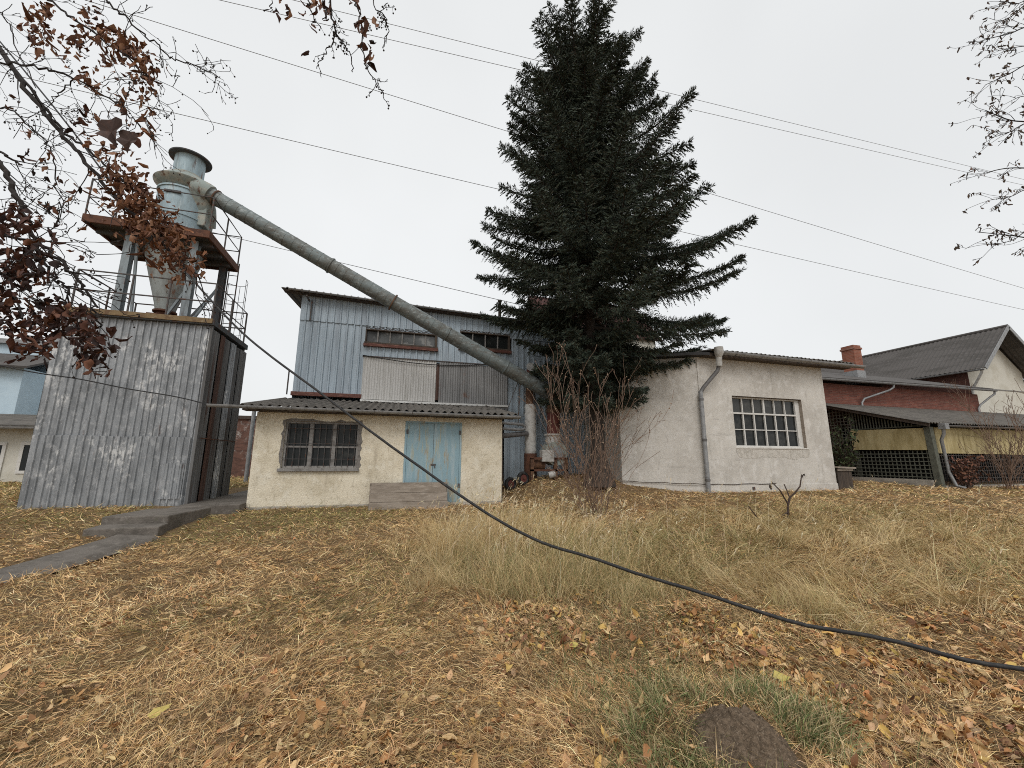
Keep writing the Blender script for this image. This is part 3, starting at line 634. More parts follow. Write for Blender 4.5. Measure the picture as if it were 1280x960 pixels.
for (a, b, c, d), np_, m_ in ((W1, 6, 'glass_reflect'), (W2, 4, 'glass'), (W3, 3, 'glass')):
    mb = MB(); f = .07; y0, y1 = HY-.075, HY+.05
    mb.box(a-.02, b+.02, y0-.02, y1, c+f*.5+.002, c+f+.02); mb.box(a, b, y0, y1, d-f*.6, d); mb.box(a, a+f*.6, y0, y1, c+f+.02, d-f*.6); mb.box(b-f, b, y0, y1, c+f+.02, d-f*.6)
    w_ = mb.build('window', M['dark_wood'], ha, bevel=.006); MB().box(a-.04, b+.04, y0-.045, y1-.01, c-.06, c+f*.5).build('sill', M['red_wood'], w_, bevel=.006)
    mb = MB()
    for k in range(1, np_): x = a+(b-a)*k/np_; mb.box(x-.018, x+.018, HY-.03, HY+.03, c+f+.021, d-f*.6-.001)
    mb.build('glazing_bars', M['grey_frame'], w_)
    MB().box(a+.04, b-.06, HY+.031, HY+.038, c+.08, d-.04).build('pane', M[m_], w_)
    mb = MB()
    for k in range(30): x0 = a+(b-a)*k/30; mb.tube([(x0, HY-.08, d+.012+.03*abs(math.sin(k*math.pi/2))), (x0+(b-a)/30, HY-.08, d+.012+.03*abs(math.sin((k+1)*math.pi/2)))], .014, 4)
    mb.build('drip_edge', M['rail'], w_)
corr_roof(-3.5, 8.6, (12.70, 6.60), (21.2, 7.5), .2, .03, .03, 'trap', zs=-.034).build('roof', M['roof_grey'], ha)
# eave board follows the roof
MB().hexa([(-3.45, 12.74, 6.52), (8.5, 12.74, 6.11), (8.5, 12.94, 6.11), (-3.45, 12.94, 6.52)], [(-3.45, 12.74, 6.56), (8.5, 12.74, 6.15), (8.5, 12.94, 6.15), (-3.45, 12.94, 6.56)]).build('soffit', M['dark_wood'], ha)
gutter((-3.3, 12.66, 6.57), (8.4, 12.66, 6.19), .045, 'gutter', ha, 'zinc')
MB().tube([(3.28, 12.9, 6.3), (3.28, 12.9, 7.05)], .055, 12).build('flue', M['dark_wood'], ha, smooth=True)
MB().tube([(3.28, 12.9, 7.0), (3.28, 12.9, 7.06)], .075, 12).build('flue', M['dark_wood'], ha, smooth=True)
q = at(390, 378, Y=12.9); MB().bar((q.x, 12.88, 5.7), (q.x, 12.88, 6.35), .04).bar((q.x-.06, 12.86, 6.3), (q.x-.06, 12.4, 6.3), .04).build('bracket', M['rail'], ha)
MB().tube([(HX0-.12, 12.9, 3.4), (HX0-.12, 12.9, 4.1)], .02, 6).build('bracket', M['rail'], ha)
mb = MB(); mb.tube([(-1.1+4.8*t, HY-.16, 4.72-.18*math.sin(math.pi*t)+.12*t*t) for t in np.linspace(0, 1, 18)], .014, 5); mb.build('wall_cable', M['rubber'], ha)
# red-roofed house behind the hall
rh = thing('red_roofed_house', (8.6, 24, .6), 'brick red tiled roof of a house showing above the blue hall behind the spruce', 'house')
q0 = at(688, 405, Y=23); q1 = at(735, 385, Y=25); q2 = at(790, 405, Y=23)
MB().box(q0.x, q2.x+2, 23.3, 29, .4, q0.z-.2).build('wall', M['gable_white'], rh)
MB().add([(q0.x-.4, 23, q0.z-.4), (q2.x+2.4, 23, q0.z-.4), (q2.x+2.4, 26.2, q1.z+.9), (q0.x-.4, 26.2, q1.z+.9), (q2.x+2.4, 29.4, q0.z-.4), (q0.x-.4, 29.4, q0.z-.4)], [(0, 1, 2, 3), (3, 2, 4, 5)]).build('roof', M['dark_tile'], rh, solid=.12)

# ------------------------------------------------------------------ plaster workshop
wk = thing('plaster_workshop', (10.8, 11.5, .7), 'single storey pale grey rendered workshop with a large multi paned window', 'workshop')
KX0, KX1, KY, KZ0, KZ1 = 8.42, 13.33, 9.5, .35, 4.69
W = (9.58, 12.3, 1.95, 3.47)
mb = wall_holes(KX0, KX1, KZ0, KZ1, KY, [W], .2)
mb.add([(KX1, KY, KZ0), (KX1, 14, KZ0), (KX1, 14, 5.0), (KX1, KY, KZ1)], [(0, 1, 2, 3)])
mb.add([(KX0, KY, KZ0), (6.45, 10.62, KZ0), (6.45, 10.62, 4.56), (KX0, KY, 4.56)], [(0, 3, 2, 1)])
mb.add([(6.45, 10.62, KZ0), (6.45, 14, KZ0), (6.45, 14, 4.52), (6.45, 10.62, 4.52)], [(0, 3, 2, 1)])
mb.add([(6.45, 14, KZ0), (KX1, 14, KZ0), (KX1, 14, 5.0), (6.45, 14, 4.52)], [(0, 3, 2, 1)])
mb.build('wall', M['plaster'], wk)
MB().bar((KX0-.003, KY-.006, .4), (KX0-.003, KY-.006, 4.5), .03).build('corner_bead', M['plaster'], wk)
rp = MB(); n_ = 28; bx_ = [W[0]-.03+(W[1]-W[0]+.1)*k/n_ for k in range(n_+1)]; bz_ = [W[2]-.24-.1*float(vnoise(k*.45, 3.3))-.03*random.random()+(.12 if k in (0, n_) else 0) for k in range(n_+1)]
rp.add([(x, KY-.005, W[2]-.052) for x in bx_]+[(x+random.uniform(-.01, .01), KY-.005, z) for x, z in zip(bx_, bz_)], [(n_+1+k, n_+2+k, k+1, k) for k in range(n_)]); rp.build('render_patch', M['plaster_patch'], wk)
# plinth band, slightly proud
MB().box(KX0+.01, KX1+.02, KY-.022, KY-.002, .3, .88).build('plinth', M['plaster'], wk, bevel=.008)
nrm = Vector((-(10.62-9.5), -(8.42-6.45), 0)).normalized()
a_ = Vector((KX0-.012, KY, 0))+nrm*.022; b_ = Vector((6.46, 10.62, 0))+nrm*.022
MB().hexa([(a_.x, a_.y, .3), (a_.x-nrm.x*.02, a_.y-nrm.y*.02, .3), (b_.x-nrm.x*.02, b_.y-nrm.y*.02, .3), (b_.x, b_.y, .3)], [(a_.x, a_.y, .88), (a_.x-nrm.x*.02, a_.y-nrm.y*.02, .88), (b_.x-nrm.x*.02, b_.y-nrm.y*.02, .95), (b_.x, b_.y, .95)]).build('plinth', M['plaster'], wk)
mb = MB(); mb.tube([(KX0+.05+k*.3, KY-.03, .9+.012*math.sin(k*1.7)) for k in range(9)], .011, 5); mb.tube([(KX0-.08-(KX0-6.5)*t, KY+.0+1.12*t-.045, .91+.05*t+.01*math.sin(t*15)) for t in np.linspace(0, 1, 9)], .011, 5)
mb.build('wall_cable', M['dark_wood'], wk)
MB().box(9.98, 10.06, KY-.05, KY-.023, .74, .82).build('socket', M['rail'], wk)
a, b, c, d = W
wf = MB(); yf = KY+.13; f = .055
wf.box(a, b, yf-.03, yf+.03, d-f, d); wf.box(a, b, yf-.03, yf+.03, c, c+f); wf.box(a, a+f, yf-.03, yf+.03, c+f, d-f); wf.box(b-f-.12, b, yf-.03, yf+.03, c+f, d-f)
wi = wf.build('window', M['white_frame'], wk, bevel=.004)
bars = MB(); x0, x1 = a+f, b-f-.12; w6 = (x1-x0)/6; ztr = c+f+(d-c-2*f)*.68; zml = c+f+(d-c-2*f)*.335
bars.box(x0, x1, yf-.032, yf+.025, ztr-.024, ztr+.024)
for k in range(1, 6):
    bars.box(x0+w6*k-.02, x0+w6*k+.02, yf-.022, yf+.022, c+f+.001, ztr-.031); ww = .03 if k == 3 else .014
    bars.box(x0+w6*k-ww, x0+w6*k+ww, yf-.022, yf+.022, ztr+.031, d-f-.001)
for k in range(6): bars.box(x0+w6*k+(.021 if k else .001), x0+w6*(k+1)-(.021 if k < 5 else .001), yf-.018, yf+.018, zml-.013, zml+.013)
bars.build('glazing_bars', M['white_frame'], wi)
MB().box(a+.02, b-.02, yf+.031, yf+.036, c+.02, d-.02).build('pane', M['glass'], wi)
mb = MB(); mb.box(a+.1, b-.3, yf+.0265, yf+.0272, ztr+.04, d-f-.01); mb.build('upper_pane', M['glass_dim'], wi)
MB().box(b-.012, b+.004, KY+.002, KY+.19, c+.01, d-.01).build('reveal', M['old_wood'], wi)
MB().box(a-.0, b+.0, KY+.001, KY+.19, d-.012, d+.004).build('lintel', M['dark_wood'], wi)
MB().box(a-.04, b+.04, KY-.02, KY+.1, c-.05, c+.002).build('sill', M['plaster'], wi, bevel=.015)
corr_roof(8.62, 14.35, (9.14, 4.70), (14.3, 5.45), .177, .05, .014, jag=.012, seg=2).build('roof', M['eternit'], wk)
MB().poly([(8.64, 9.2), (8.64, 14.3), (6.1, 14.3), (6.1, 10.5), (8.3, 9.28)], 4.57, 4.66).build('flat_roof', M['roof_dark'], wk, bevel=.008)
MB().box(8.5, 14.3, 9.24, 9.49, 4.56, 4.66).build('fascia', M['dark_wood'], wk)
gw = gutter((8.78, 9.06, 4.66), (14.6, 9.06, 4.62), .085, 'gutter', wk, 'zinc')
for k in range(6):
    x = 9.4+k*.95; MB().tube([(x, 9.06+.09*math.cos(t), 4.65-.09*math.sin(t)) for t in np.linspace(0, math.pi, 7)], .01, 5).build('bracket', M['zinc_dark'], gw)
dp = MB()
dp.tube([(8.83, 9.06, 4.78), (8.83, 9.06, 4.62), (8.85, 9.1, 4.5)], [.12, .13, .08], 14)
dsp = dp.build('downspout', M['white_pipe'], wk, smooth=True)
MB().tube([(8.85, 9.1, 4.52), (8.87, 9.14, 4.25)], .085, 14).build('collar', M['white_pipe'], dsp, smooth=True)
MB().tube([(8.87, 9.14, 4.28), (8.86, 9.2, 4.12), (8.45, 9.36, 3.62), (8.36, 9.38, 3.48)], .055, 12).build('upper_pipe', M['zinc_dark'], dsp, smooth=True)
MB().tube([(8.36, 9.38, 3.52), (8.36, 9.38, .62)], .06, 12).build('lower_pipe', M['zinc'], dsp, smooth=True)
for z in (3.25, 2.1, 1.0): MB().tube([(8.36, 9.38, z), (8.36, 9.38, z+.06)], .072, 12).build('collar', M['zinc_dark'], dsp, smooth=True)

# wooden crate at the workshop corner
cr_ = thing('wooden_crate', (13.75, 9.75, gz(13.7, 9.7)), 'dark wooden crate with a loose lid beside the right corner of the workshop', 'crate')
zc = gz(13.7, 9.7)
for k in range(5): MB().box(13.42+k*.122, 13.42+k*.122+.116, 9.5, 9.53, zc-.03, zc+.62+random.uniform(-.01, .02)).build('board', M['dark_wood'], cr_)
MB().box(13.42, 13.45, 9.535, 10.1, zc-.03, zc+.62).box(14.0, 14.03, 9.535, 10.1, zc-.03, zc+.62).box(13.455, 13.995, 10.07, 10.1, zc-.03, zc+.62).build('side_board', M['dark_wood'], cr_)
MB().hexa([(13.36, 9.42, zc+.66), (14.14, 9.42, zc+.64), (14.1, 10.15, zc+.66), (13.36, 10.15, zc+.68)], [(13.36, 9.42, zc+.71), (14.14, 9.42, zc+.69), (14.1, 10.15, zc+.71), (13.36, 10.15, zc+.73)]).build('lid', M['old_wood'], cr_)
MB().box(13.4, 14.06, 9.46, 9.49, zc+.58, zc+.635).build('batten', M['old_wood'], cr_)

# ------------------------------------------------------------------ brick building, gabled house, carport
bb = thing('brick_building', (23, 15, .6), 'long low red brick building with grey roof and orange chimney', 'building')
BY = 13.0
MB().box(14.5, 29.0, BY, 18, .4, 4.98).build('wall', M['brick'], bb)
MB().add([(14.2, 12.55, 5.06), (29.4, 12.55, 5.2), (29.4, 16.6, 6.55), (14.2, 16.6, 6.45), (29.4, 19.5, 5.2), (14.2, 19.5, 5.1)], [(0, 1, 2, 3), (3, 2, 4, 5)]).build('roof', M['roof_grey'], bb, solid=.07)
gb = gutter((14.3, 12.46, 5.02), (29.4, 12.46, 5.14), .08, 'gutter', bb, 'zinc')
for x0, y0, z0, x1, z1 in ((21.9, 12.5, 5.05, 20.3, 4.25), (29.3, 12.5, 5.1, 28.6, 4.3)):
    MB().tube([(x0, y0-.03, z0+.03), (x0, y0, z0-.16), (x0-.12, y0+.1, z0-.28), (x1+.2, BY-.12, z1+.1), (x1, BY-.12, z1-.1), (x1, BY-.12, z1-.4)], .045, 10).build('downspout', M['zinc'], bb, smooth=True)
cx = at(1067, 460, Y=14.6)
ch = MB().box(cx.x-.27, cx.x+.27, 14.3, 14.9, 5.4, at(1067, 436, Y=14.3).z).build('chimney', M['chimney'], bb)
zt_ = at(1067, 436, Y=14.3).z
MB().box(cx.x-.31, cx.x+.31, 14.26, 14.94, zt_+.002, zt_+.1).box(cx.x-.27, cx.x+.27, 14.3, 14.9, zt_+.102, zt_+.22).build('chimney_cap', M['chimney'], ch)
MB().box(cx.x-.3, cx.x+.3, 14.27, 14.93, 5.4, 6.12).build('chimney_base', M['zinc'], ch)
gh = thing('gabled_house', (33, 17, .7), 'taller house with steep grey corrugated roof and off white gable wall at the right edge', 'house')
gx0, gx1, gY, rx, rz, ez = 30.55, 35.6, 13.9, 32.75, 9.05, 6.75
hb = 30.0
rx = (gx0+gx1)/2-.15
mb = MB(); mb.add([(gx0, gY, .4), (gx1, gY, .4), (gx1, gY, ez), (rx, gY, rz-.25), (gx0, gY, ez)], [(0, 1, 2, 3, 4)]); mb.add([(gx1, gY, .4), (gx1, hb, .4), (gx1, hb, ez), (gx1, gY, ez)], [(0, 1, 2, 3)])
mb.build('gable_wall', M['gable_white'], gh)
MB().add([(gx0, gY, .4), (gx0, hb, .4), (gx0, hb, ez), (gx0, gY, ez)], [(0, 3, 2, 1)]).build('side_wall', M['brick_side'], gh)
def slope_roof(xa, za, xb, zb, y0, y1, period, amp):
    mb = MB(); P = profile_x(y0, y1, period, amp, 'sine'); n = len(P); d = Vector((xb-xa, 0, zb-za)).normalized(); nn = Vector((-d.z, 0, d.x))
    if nn.z < 0: nn = -nn
    for (x, z) in ((xa, za), (xb, zb)):
        for s in (0, -.03):
            for (y, o) in P: mb.v.append((x+nn.x*(o+s), y, z+nn.z*(o+s)))
    for i in range(n-1): mb.f += [(i, i+1, 2*n+i+1, 2*n+i), (n+i+1, n+i, 3*n+i, 3*n+i+1), (i+1, i, n+i, n+i+1)]
    mb.f += [(0, 2*n, 3*n, n), (n-1, 2*n-1, 4*n-1, 3*n-1)]
    return mb
ov = .95
slope_roof(gx0-.5, ez-.28, rx, rz, gY-ov, hb, .22, .05).build('roof_slope', M['roof_grey'], gh)
slope_roof(gx1+.5, ez-.28, rx+.02, rz, gY-ov, hb, .22, .05).build('roof_slope', M['roof_grey'], gh)
MB().bar((gx0-.5, gY-ov-.02, ez-.3), (rx, gY-ov-.02, rz-.02), .03, .2).bar((gx1+.5, gY-ov-.02, ez-.3), (rx, gY-ov-.02, rz-.02), .03, .2).build('barge_board', M['zinc'], gh)
MB().tube([(rx, gY-ov, rz+.05), (rx, hb, rz+.05)], .09, 8).build('ridge_cap', M['roof_grey'], gh, smooth=True)
gutter((gx0-.6, gY-ov, ez-.32), (gx0-.6, hb, ez-.32), .08, 'gutter', gh, 'zinc')
MB().tube([(gx0-.55, gY-ov+.1, ez-.3), (gx0-.5, gY-ov+.2, ez-.55), (gx0-.08, gY-.1, ez-1.3), (gx0-.08, gY-.08, 4.2)], .06, 10).build('downspout', M['white_pipe'], gh, smooth=True)
MB().box(gx0+.02, gx1-.02, gY-.03, gY-.002, 5.55, 5.6).build('string_course', M['grey_frame'], gh)

cp = thing('carport', (22, 11, .7), 'open lean-to carport with yellow boards and grey lattice sides', 'carport')
CX, CY = 18.0, 9.5
corr_roof(17.6, 33.5, (9.2, 2.86), (12.98, 4.02), .15, .045, .014, seg=1).build('roof', M['eternit'], cp)
MB().bar((17.68, 9.25, 2.80), (17.68, 12.9, 3.93), .05, .12).build('verge_board', M['dark_wood'], cp)
gc = gutter((18.1, 9.16, 2.80), (33, 9.16, 2.86), .07, 'gutter', cp, 'zinc_dark')
MB().hexa([(17.98, 9.36, .4), (18.16, 9.36, .4), (18.16, 9.54, .4), (17.98, 9.54, .4)], [(17.86, 9.36, 2.75), (18.04, 9.36, 2.75), (18.04, 9.54, 2.75), (17.86, 9.54, 2.75)]).build('post', M['lattice'], cp)
ds = MB(); ds.tube([(18.2, 9.16, 2.8), (18.2, 9.18, 2.5), (18.25, 9.3, 2.3), (18.32, 9.3, 1.2), (18.38, 9.2, .75), (18.45, 9.0, .68)], .05, 10); ds.box(18.1, 18.3, 9.05, 9.25, 2.66, 2.86)
ds.build('downspout', M['zinc'], cp, smooth=True)
y_in = at(1066, 545, X=18).y; ye = 13.0
def side_z(y): return 2.80+(y-9.25)*.31-.12
MB().add([(17.93, 9.56, 1.95), (17.93, y_in, 2.0), (17.93, y_in, 2.78), (17.93, 9.56, 2.72)], [(0, 3, 2, 1)]).build('side_board', M['yellow_board'], cp, solid=.03)
lat = MB(); k = 0
y = 9.6
while y < 12.95:
    zt_l = 1.94 if y < y_in else side_z(y)
    lat.box(17.97, 17.985, y, y+.03, .95, zt_l); y += .135
z = 1.0
while z < 3.6:
    if z < 1.93: lat.box(17.955, 17.969, 9.56, 12.97, z, z+.03)
    else:
        ys_ = max(y_in+.02, 9.25+(z+.15-2.80)/.31)
        if ys_ < 12.9: lat.box(17.955, 17.969, ys_, 12.97, z, z+.03)
    z += .135
lat.build('lattice', M['lattice'], cp)
sl = MB(); y = 9.7
while y < y_in:
    if side_z(y) > 2.86: sl.box(17.96, 17.985, y, y+.035, 2.79, side_z(y))
    y += .1
sl.box(17.986, 17.995, 9.65, y_in-.02, 2.79, 2.83); sl.build('slat_panel', M['lattice'], cp)
for y in (y_in, 11.9): MB().box(17.99, 18.09, y-.05, y+.05, .6, side_z(y)).build('post', M['lattice'], cp)
MB().box(17.9, 18.1, 9.56, 12.97, .4, .93).build('base_wall', M['plinth'], cp)
MB().box(18.9, 18.95, 9.9, 12.95, .5, 3.0).box(18.95, 33, 11.4, 11.45, .5, 3.2).build('inner_shade_sheets', M['shade_inside'], cp)  # dark sheets added to stand in for the shade inside the carport
x = 18.25
for w in (1.5, 2.3, 2.2, 2.4, 2.5, 2.5): MB().box(x, x+w-.02, 9.44, 9.47, 1.83+random.uniform(-.02, .02), 2.74).build('front_board', M['yellow_board'], cp); x += w
lat = MB()
for k in range(110): lat.box(18.3+k*.13, 18.318+k*.13, 9.47, 9.48, .75, 1.82)
for k in range(8): lat.box(18.25, 32.6, 9.481, 9.49, .85+k*.13, .868+k*.13)
lat.build('mesh_panel', M['rail'], cp)
MB().box(18.2, 33, 9.42, 9.6, .3, .74).build('base_wall', M['plinth'], cp)

# ------------------------------------------------------------------ pale blue house on the left, behind the tower
lh = thing('pale_blue_house', (-18, 22, .8), 'pale blue rendered house with white framed windows behind the metal tower', 'house')
def P20(px, py, Y=20.): return at(px, py, Y=Y)
u0 = P20(25, 458, 21); top = P20(20, 433, 23).z
MB().box(-26, -12, 22.6, 30, .4, top).build('wall', M['pale_blue'], lh)
MB().box(-26.2, -11.8, 22.4, 30.2, top+.002, top+.2).build('parapet', M['zinc'], lh)
wx = P20(26, 480, 20.6).x; wz = P20(10, 458, 20.4).z
MB().box(-26, wx, 20.6, 22.595, .4, wz).build('wing_wall', M['pale_blue'], lh)
MB().add([(-26, 20.2, wz-.02), (wx+.35, 20.2, wz-.02), (wx+.1, 22.59, wz+.9), (-26, 22.59, wz+.9)], [(0, 1, 2, 3)]).build('wing_roof', M['roof_grey'], lh, solid=.08)
p0 = P20(0, 533, 18.6)
MB().add([(-26, 18.3, p0.z), (-10.5, 18.3, p0.z), (-10.5, 20.58, p0.z+.55), (-26, 20.58, p0.z+.55)], [(0, 1, 2, 3)]).build('porch_roof', M['eternit'], lh, solid=.1)
gutter((-26, 18.22, p0.z-.02), (-10.5, 18.22, p0.z-.02), .08, 'gutter', lh, 'zinc')
MB().box(-26, -11, 18.9, 20.595, .4, p0.z-.06).build('porch_wall', M['gable_white'], lh)
def lwin(px0, py0, px1, py1, Y):
    a = P20(px0, py1, Y); b = P20(px1, py0, Y); mb = MB(); f = .1; x0, x1, z0, z1 = a.x, b.x, a.z, b.z
    mb.box(x0, x1, Y-.04, Y-.002, z1-f, z1).box(x0, x1, Y-.04, Y-.002, z0, z0+f).box(x0, x0+f, Y-.04, Y-.002, z0+f, z1-f).box(x1-f, x1, Y-.04, Y-.002, z0+f, z1-f)
    w = mb.build('window', M['white_frame'], lh); MB().box(x0+f, x1-f, Y-.02, Y-.004, z0+f, z1-f).build('pane', M['glass'], w)
lwin(33, 481, 62, 510, 22.6); lwin(-22, 553, 10, 603, 18.9); lwin(19, 553, 50, 592, 18.9)
MB().box(-26, -11, 18.7, 18.88, .4, P20(0, 606, 18.7).z).build('plinth', M['dark_wood'], lh)

# gap between tower and shed
gw_ = thing('ruined_brick_wall', (-6.9, 21.5, .6), 'old brick wall with peeling whitewash seen through the gap beside the cream shed', 'wall')
a = at(292, 520, Y=21.5); b = at(324, 560, Y=21.5)
MB().box(a.x-.6, b.x+.5, 21.5, 21.8, .4, at(310, 524, Y=21.5).z).build('wall', M['oldbrick'], gw_)
MB().box(a.x-.7, b.x+.6, 21.4, 21.9, at(310, 524, Y=21.5).z+.002, at(310, 522, Y=21.5).z+.08).build('coping', M['dark_wood'], gw_)
gp = at(309, 585, Y=17)
pz = gz(gp.x, 17)
pp = thing('grey_pole', (gp.x, 17, pz), 'slim pale grey pole standing in front of the ruined brick wall', 'pole')
MB().tube([(gp.x, 17, pz-.1), (gp.x, 17, 3.55)], .07, 10).build('shaft', M['zinc'], pp, smooth=True)
MB().tube([(gp.x, 17, 3.55), (gp.x, 17, 3.6)], .09, 10).build('cap', M['zinc_dark'], pp, smooth=True)

# ------------------------------------------------------------------ cables and wires
def spline(P, n=8):
    P = [Vector(p) for p in P]; out = []
    for k in range(len(P)-1):
        a, b = P[k], P[k+1]; pm = P[max(k-1, 0)]; pn = P[min(k+2, len(P)-1)]
        for j in range(n):
            u = j/n; out.append(.5*((2*a)+(b-pm)*u+(2*pm-5*a+4*b-pn)*u*u+(3*a-pm-3*b+pn)*u**3))
    out.append(P[-1]); return out
CB = [(-120, -90, 9.6), (0, 52, 8.4), (88, 160, 7.6), (170, 271, 6.9), (226, 333, 6.4), (303, 416, 5.8), (400, 491, 5.2), (500, 566, 4.75), (640, 660, 4.2), (760, 705, 3.85), (870, 739, 3.55), (985, 775, 3.25), (1100, 797, 2.95), (1200, 822, 2.75), (1290, 839, 2.6), (1420, 850, 2.4), (1700, 960, 2.1)]
cpts = [at(px, py, t=t) for px, py, t in CB]
cable_pts = [p+Vector((0, 0, (.010 if k > 85 else .003)*(float(vnoise(k*.16, 2.2))-.5)*2))+Vector((random.gauss(0, .0012), 0, random.gauss(0, .0012))) for k, p in enumerate(spline(cpts, 10))]
tag(MB().tube(cable_pts, .0148, 10).build('black_cable', M['rubber'], smooth=True), 'thick black cable sagging diagonally across the yard down into the grass', 'cable')
for (p, q, yy0, yy1, sag, lab) in (((165-330, 12-97), (1280+200, 357+62), 17, 17, .25, 'overhead wire between the twin wires and the thin wire above the cyclone'), ((-60, -78), (1480, 276), 18, 18, .15, 'lower of the twin overhead wires near the top of the picture'), ((0, -91), (1480, 272), 18.6, 18.6, .15, 'upper of the twin overhead wires near the top of the picture'), ((-100, 66), (1480, 431), 17, 17, .2, 'thin overhead wire passing just above the cyclone outlet'), ((-80, 207), (893, 437), 17, 9.55, .05, 'thin wire sloping down past the spruce to the workshop roof')):
    A = at(*p, Y=yy0); B = at(*q, Y=yy1); pts = [A+(B-A)*t-Vector((0, 0, sag*4*t*(1-t))) for t in np.linspace(0, 1, 33)]
    lab = {'o': lab}['o']
    tag(MB().tube(pts, .0125 if yy1 > 10 else .009, 5).build('overhead_wire', M['wire'], smooth=True), lab, 'wire', 'overhead wires across the sky')
w_ = [at(-30, 450, Y=9.4), at(40, 465, Y=9.5), at(100, 474, Y=9.85), at(160, 486, Y=9.9), at(215, 495, Y=9.9), at(250, 503, Y=9.85), at(268, 509, Y=9.56)]
tag(MB().tube(spline(w_, 8), .011, 6).build('service_wire', M['rubber'], smooth=True), 'thin dark wire strung across the metal tower to the shed gutter end', 'wire')

# ------------------------------------------------------------------ vectorised plants
def unit(a): return a/np.maximum(np.linalg.norm(a, axis=-1, keepdims=True), 1e-9)
def blades(name, P, phi, lean, L, w, droop, tint, m, kind=None, tip=0.):
    N = len(P); d0 = np.stack([np.cos(phi)*np.sin(lean), np.sin(phi)*np.sin(lean), np.cos(lean)], 1)
    l1 = lean+droop; d1 = np.stack([np.cos(phi)*np.sin(l1), np.sin(phi)*np.sin(l1), np.cos(l1)], 1)
    r = RNG.random(N)*2*math.pi; wv = unit(np.stack([np.cos(r), np.sin(r), RNG.normal(0, .4, N)], 1)); wv = unit(wv-d0*np.sum(wv*d0, 1, keepdims=True))
    L = L[:, None]; w = w[:, None]
    mid = P+d0*L*.55; end = mid+d1*L*.45
    V = np.stack([P-wv*w*.5, P+wv*w*.5, mid-wv*w*.42, mid+wv*w*.42, end], 1).reshape(-1, 3)
    b = (np.arange(N)*5)[:, None]
    loops = (b+np.array([0, 1, 3, 2, 2, 3, 4])).ravel(); sizes = np.tile([4, 3], N)
    col = np.repeat(tint, 5, 0)
    o = np_mesh(name, V, sizes, loops, m, col=col)
    if kind: o['kind'] = kind
    return o
def leaves(name, P, ax, nr, L, w, fold, curl, tint, m, parent=None, jit=.07):
    N = len(P); ax = unit(ax); nr = unit(nr-ax*np.sum(ax*nr, 1, keepdims=True)); sd = np.cross(ax, nr)
    T = np.array([0, .3, .65, 1.]); Wd = np.array([.25, 1., .8, .06])*.5
    V = np.zeros((N, 4, 3, 3))
    for a in range(4):
        c = P+ax*(L*T[a])[:, None]+nr*(curl*T[a]**2*L)[:, None]
        for b, s in enumerate((-1, 0, 1)):
            V[:, a, b] = c+sd*(s*Wd[a]*w*(1-.25*np.abs(fold)))[:, None]+nr*(abs(s)*fold*Wd[a]*w)[:, None]
    V += RNG.normal(0, 1, V.shape)*(L*jit)[:, None, None, None]
    q = []
    for a in range(3):
        for b in range(2): q += [a*3+b, a*3+b+1, a*3+b+4, a*3+b+3]
    loops = ((np.arange(N)*12)[:, None]+np.array(q)).ravel()
    return np_mesh(name, V.reshape(-1, 3), np.full(N*6, 4), loops, m, parent, np.repeat(tint, 12, 0))
def pick(cols, N, jit=.15):
    c = np.array(cols)[RNG.integers(0, len(cols), N)]; return np.clip(c*(1+RNG.normal(0, jit, (N, 1)))*(1+RNG.normal(0, .04, (N, 3))), .004, .9)
def polar(N, r0, r1, half=66, power=1.):
    th = YAW+np.radians(RNG.uniform(-half, half, N)); u = RNG.random(N)
    r = r0*(r1/r0)**u
    return np.sin(th)*r, np.cos(th)*r, r
def blocked(x, y):
    b = (x > -3.0) & (x < 2.72) & (y > 9.93) & (y < 13.2)
    b |= (x > -6.75) & (x < -3.98) & (y > 9.97) & (y < 12.1)
    b |= (x > -3.0) & (x < 8.3) & (y > 12.85) & (y < 21)
    b |= (x > 6.4) & (x < 13.35) & (y > 9.46) & (y+.57*(x-8.42) > 9.46) & (y < 14)
    b |= (x > 17.9) & (y > 9.35) & (y < 30)
    b |= (x > -4.5) & (x < -2.93) & (y > 9.25) & (y < 14.5)
    b |= (x > -4.45) & (x < -3.3) & (y > 7.7) & (y < 9.3)
    # path
    yl = np.array([1.2, 3.6, 5.2, 6.3, 7.0, 7.72]); xl = np.array([-7.5, -5.6, -4.75, -4.3, -4.12, -3.98])
    yr = np.array([.7, 3.2, 4.7, 5.75, 6.9, 7.72]); xr = np.array([-6.6, -4.9, -4.15, -3.74, -3.5, -3.36])
    b |= (y < 7.75) & (x > np.interp(y, yl, xl)+.03) & (x < np.interp(y, yr, xr)-.04)
    return b
def mound_d(x, y): return np.hypot((x-1.86)/.27, (y-1.98)/.27)
def tall_mask(x, y):
    """where the long uncut grass stands"""
    low = np.interp(x, [0, .35, 1.2, 2.2, 3.2, 4.2, 6, 12], [5.2, 4.6, 4.1, 3.9, 3.5, 2.9, 2.3, 1.5])
    up = np.interp(x, [0, 1, 2.3, 3.2, 4, 5, 7, 10, 14], [6.2, 7.6, 7.8, 7.2, 7.0, 7.3, 7.2, 7.2, 8.2])
    n = vnoise(x*1.3+5, y*1.3)-.5
    return ss(.6, 1.3, np.hypot(x-4.12, y-7.6))*ss(-.25, .35, y-low+n*.9)*ss(-.3, .5, up-y+n*.9)*ss(.2, .9, x+n*.8)
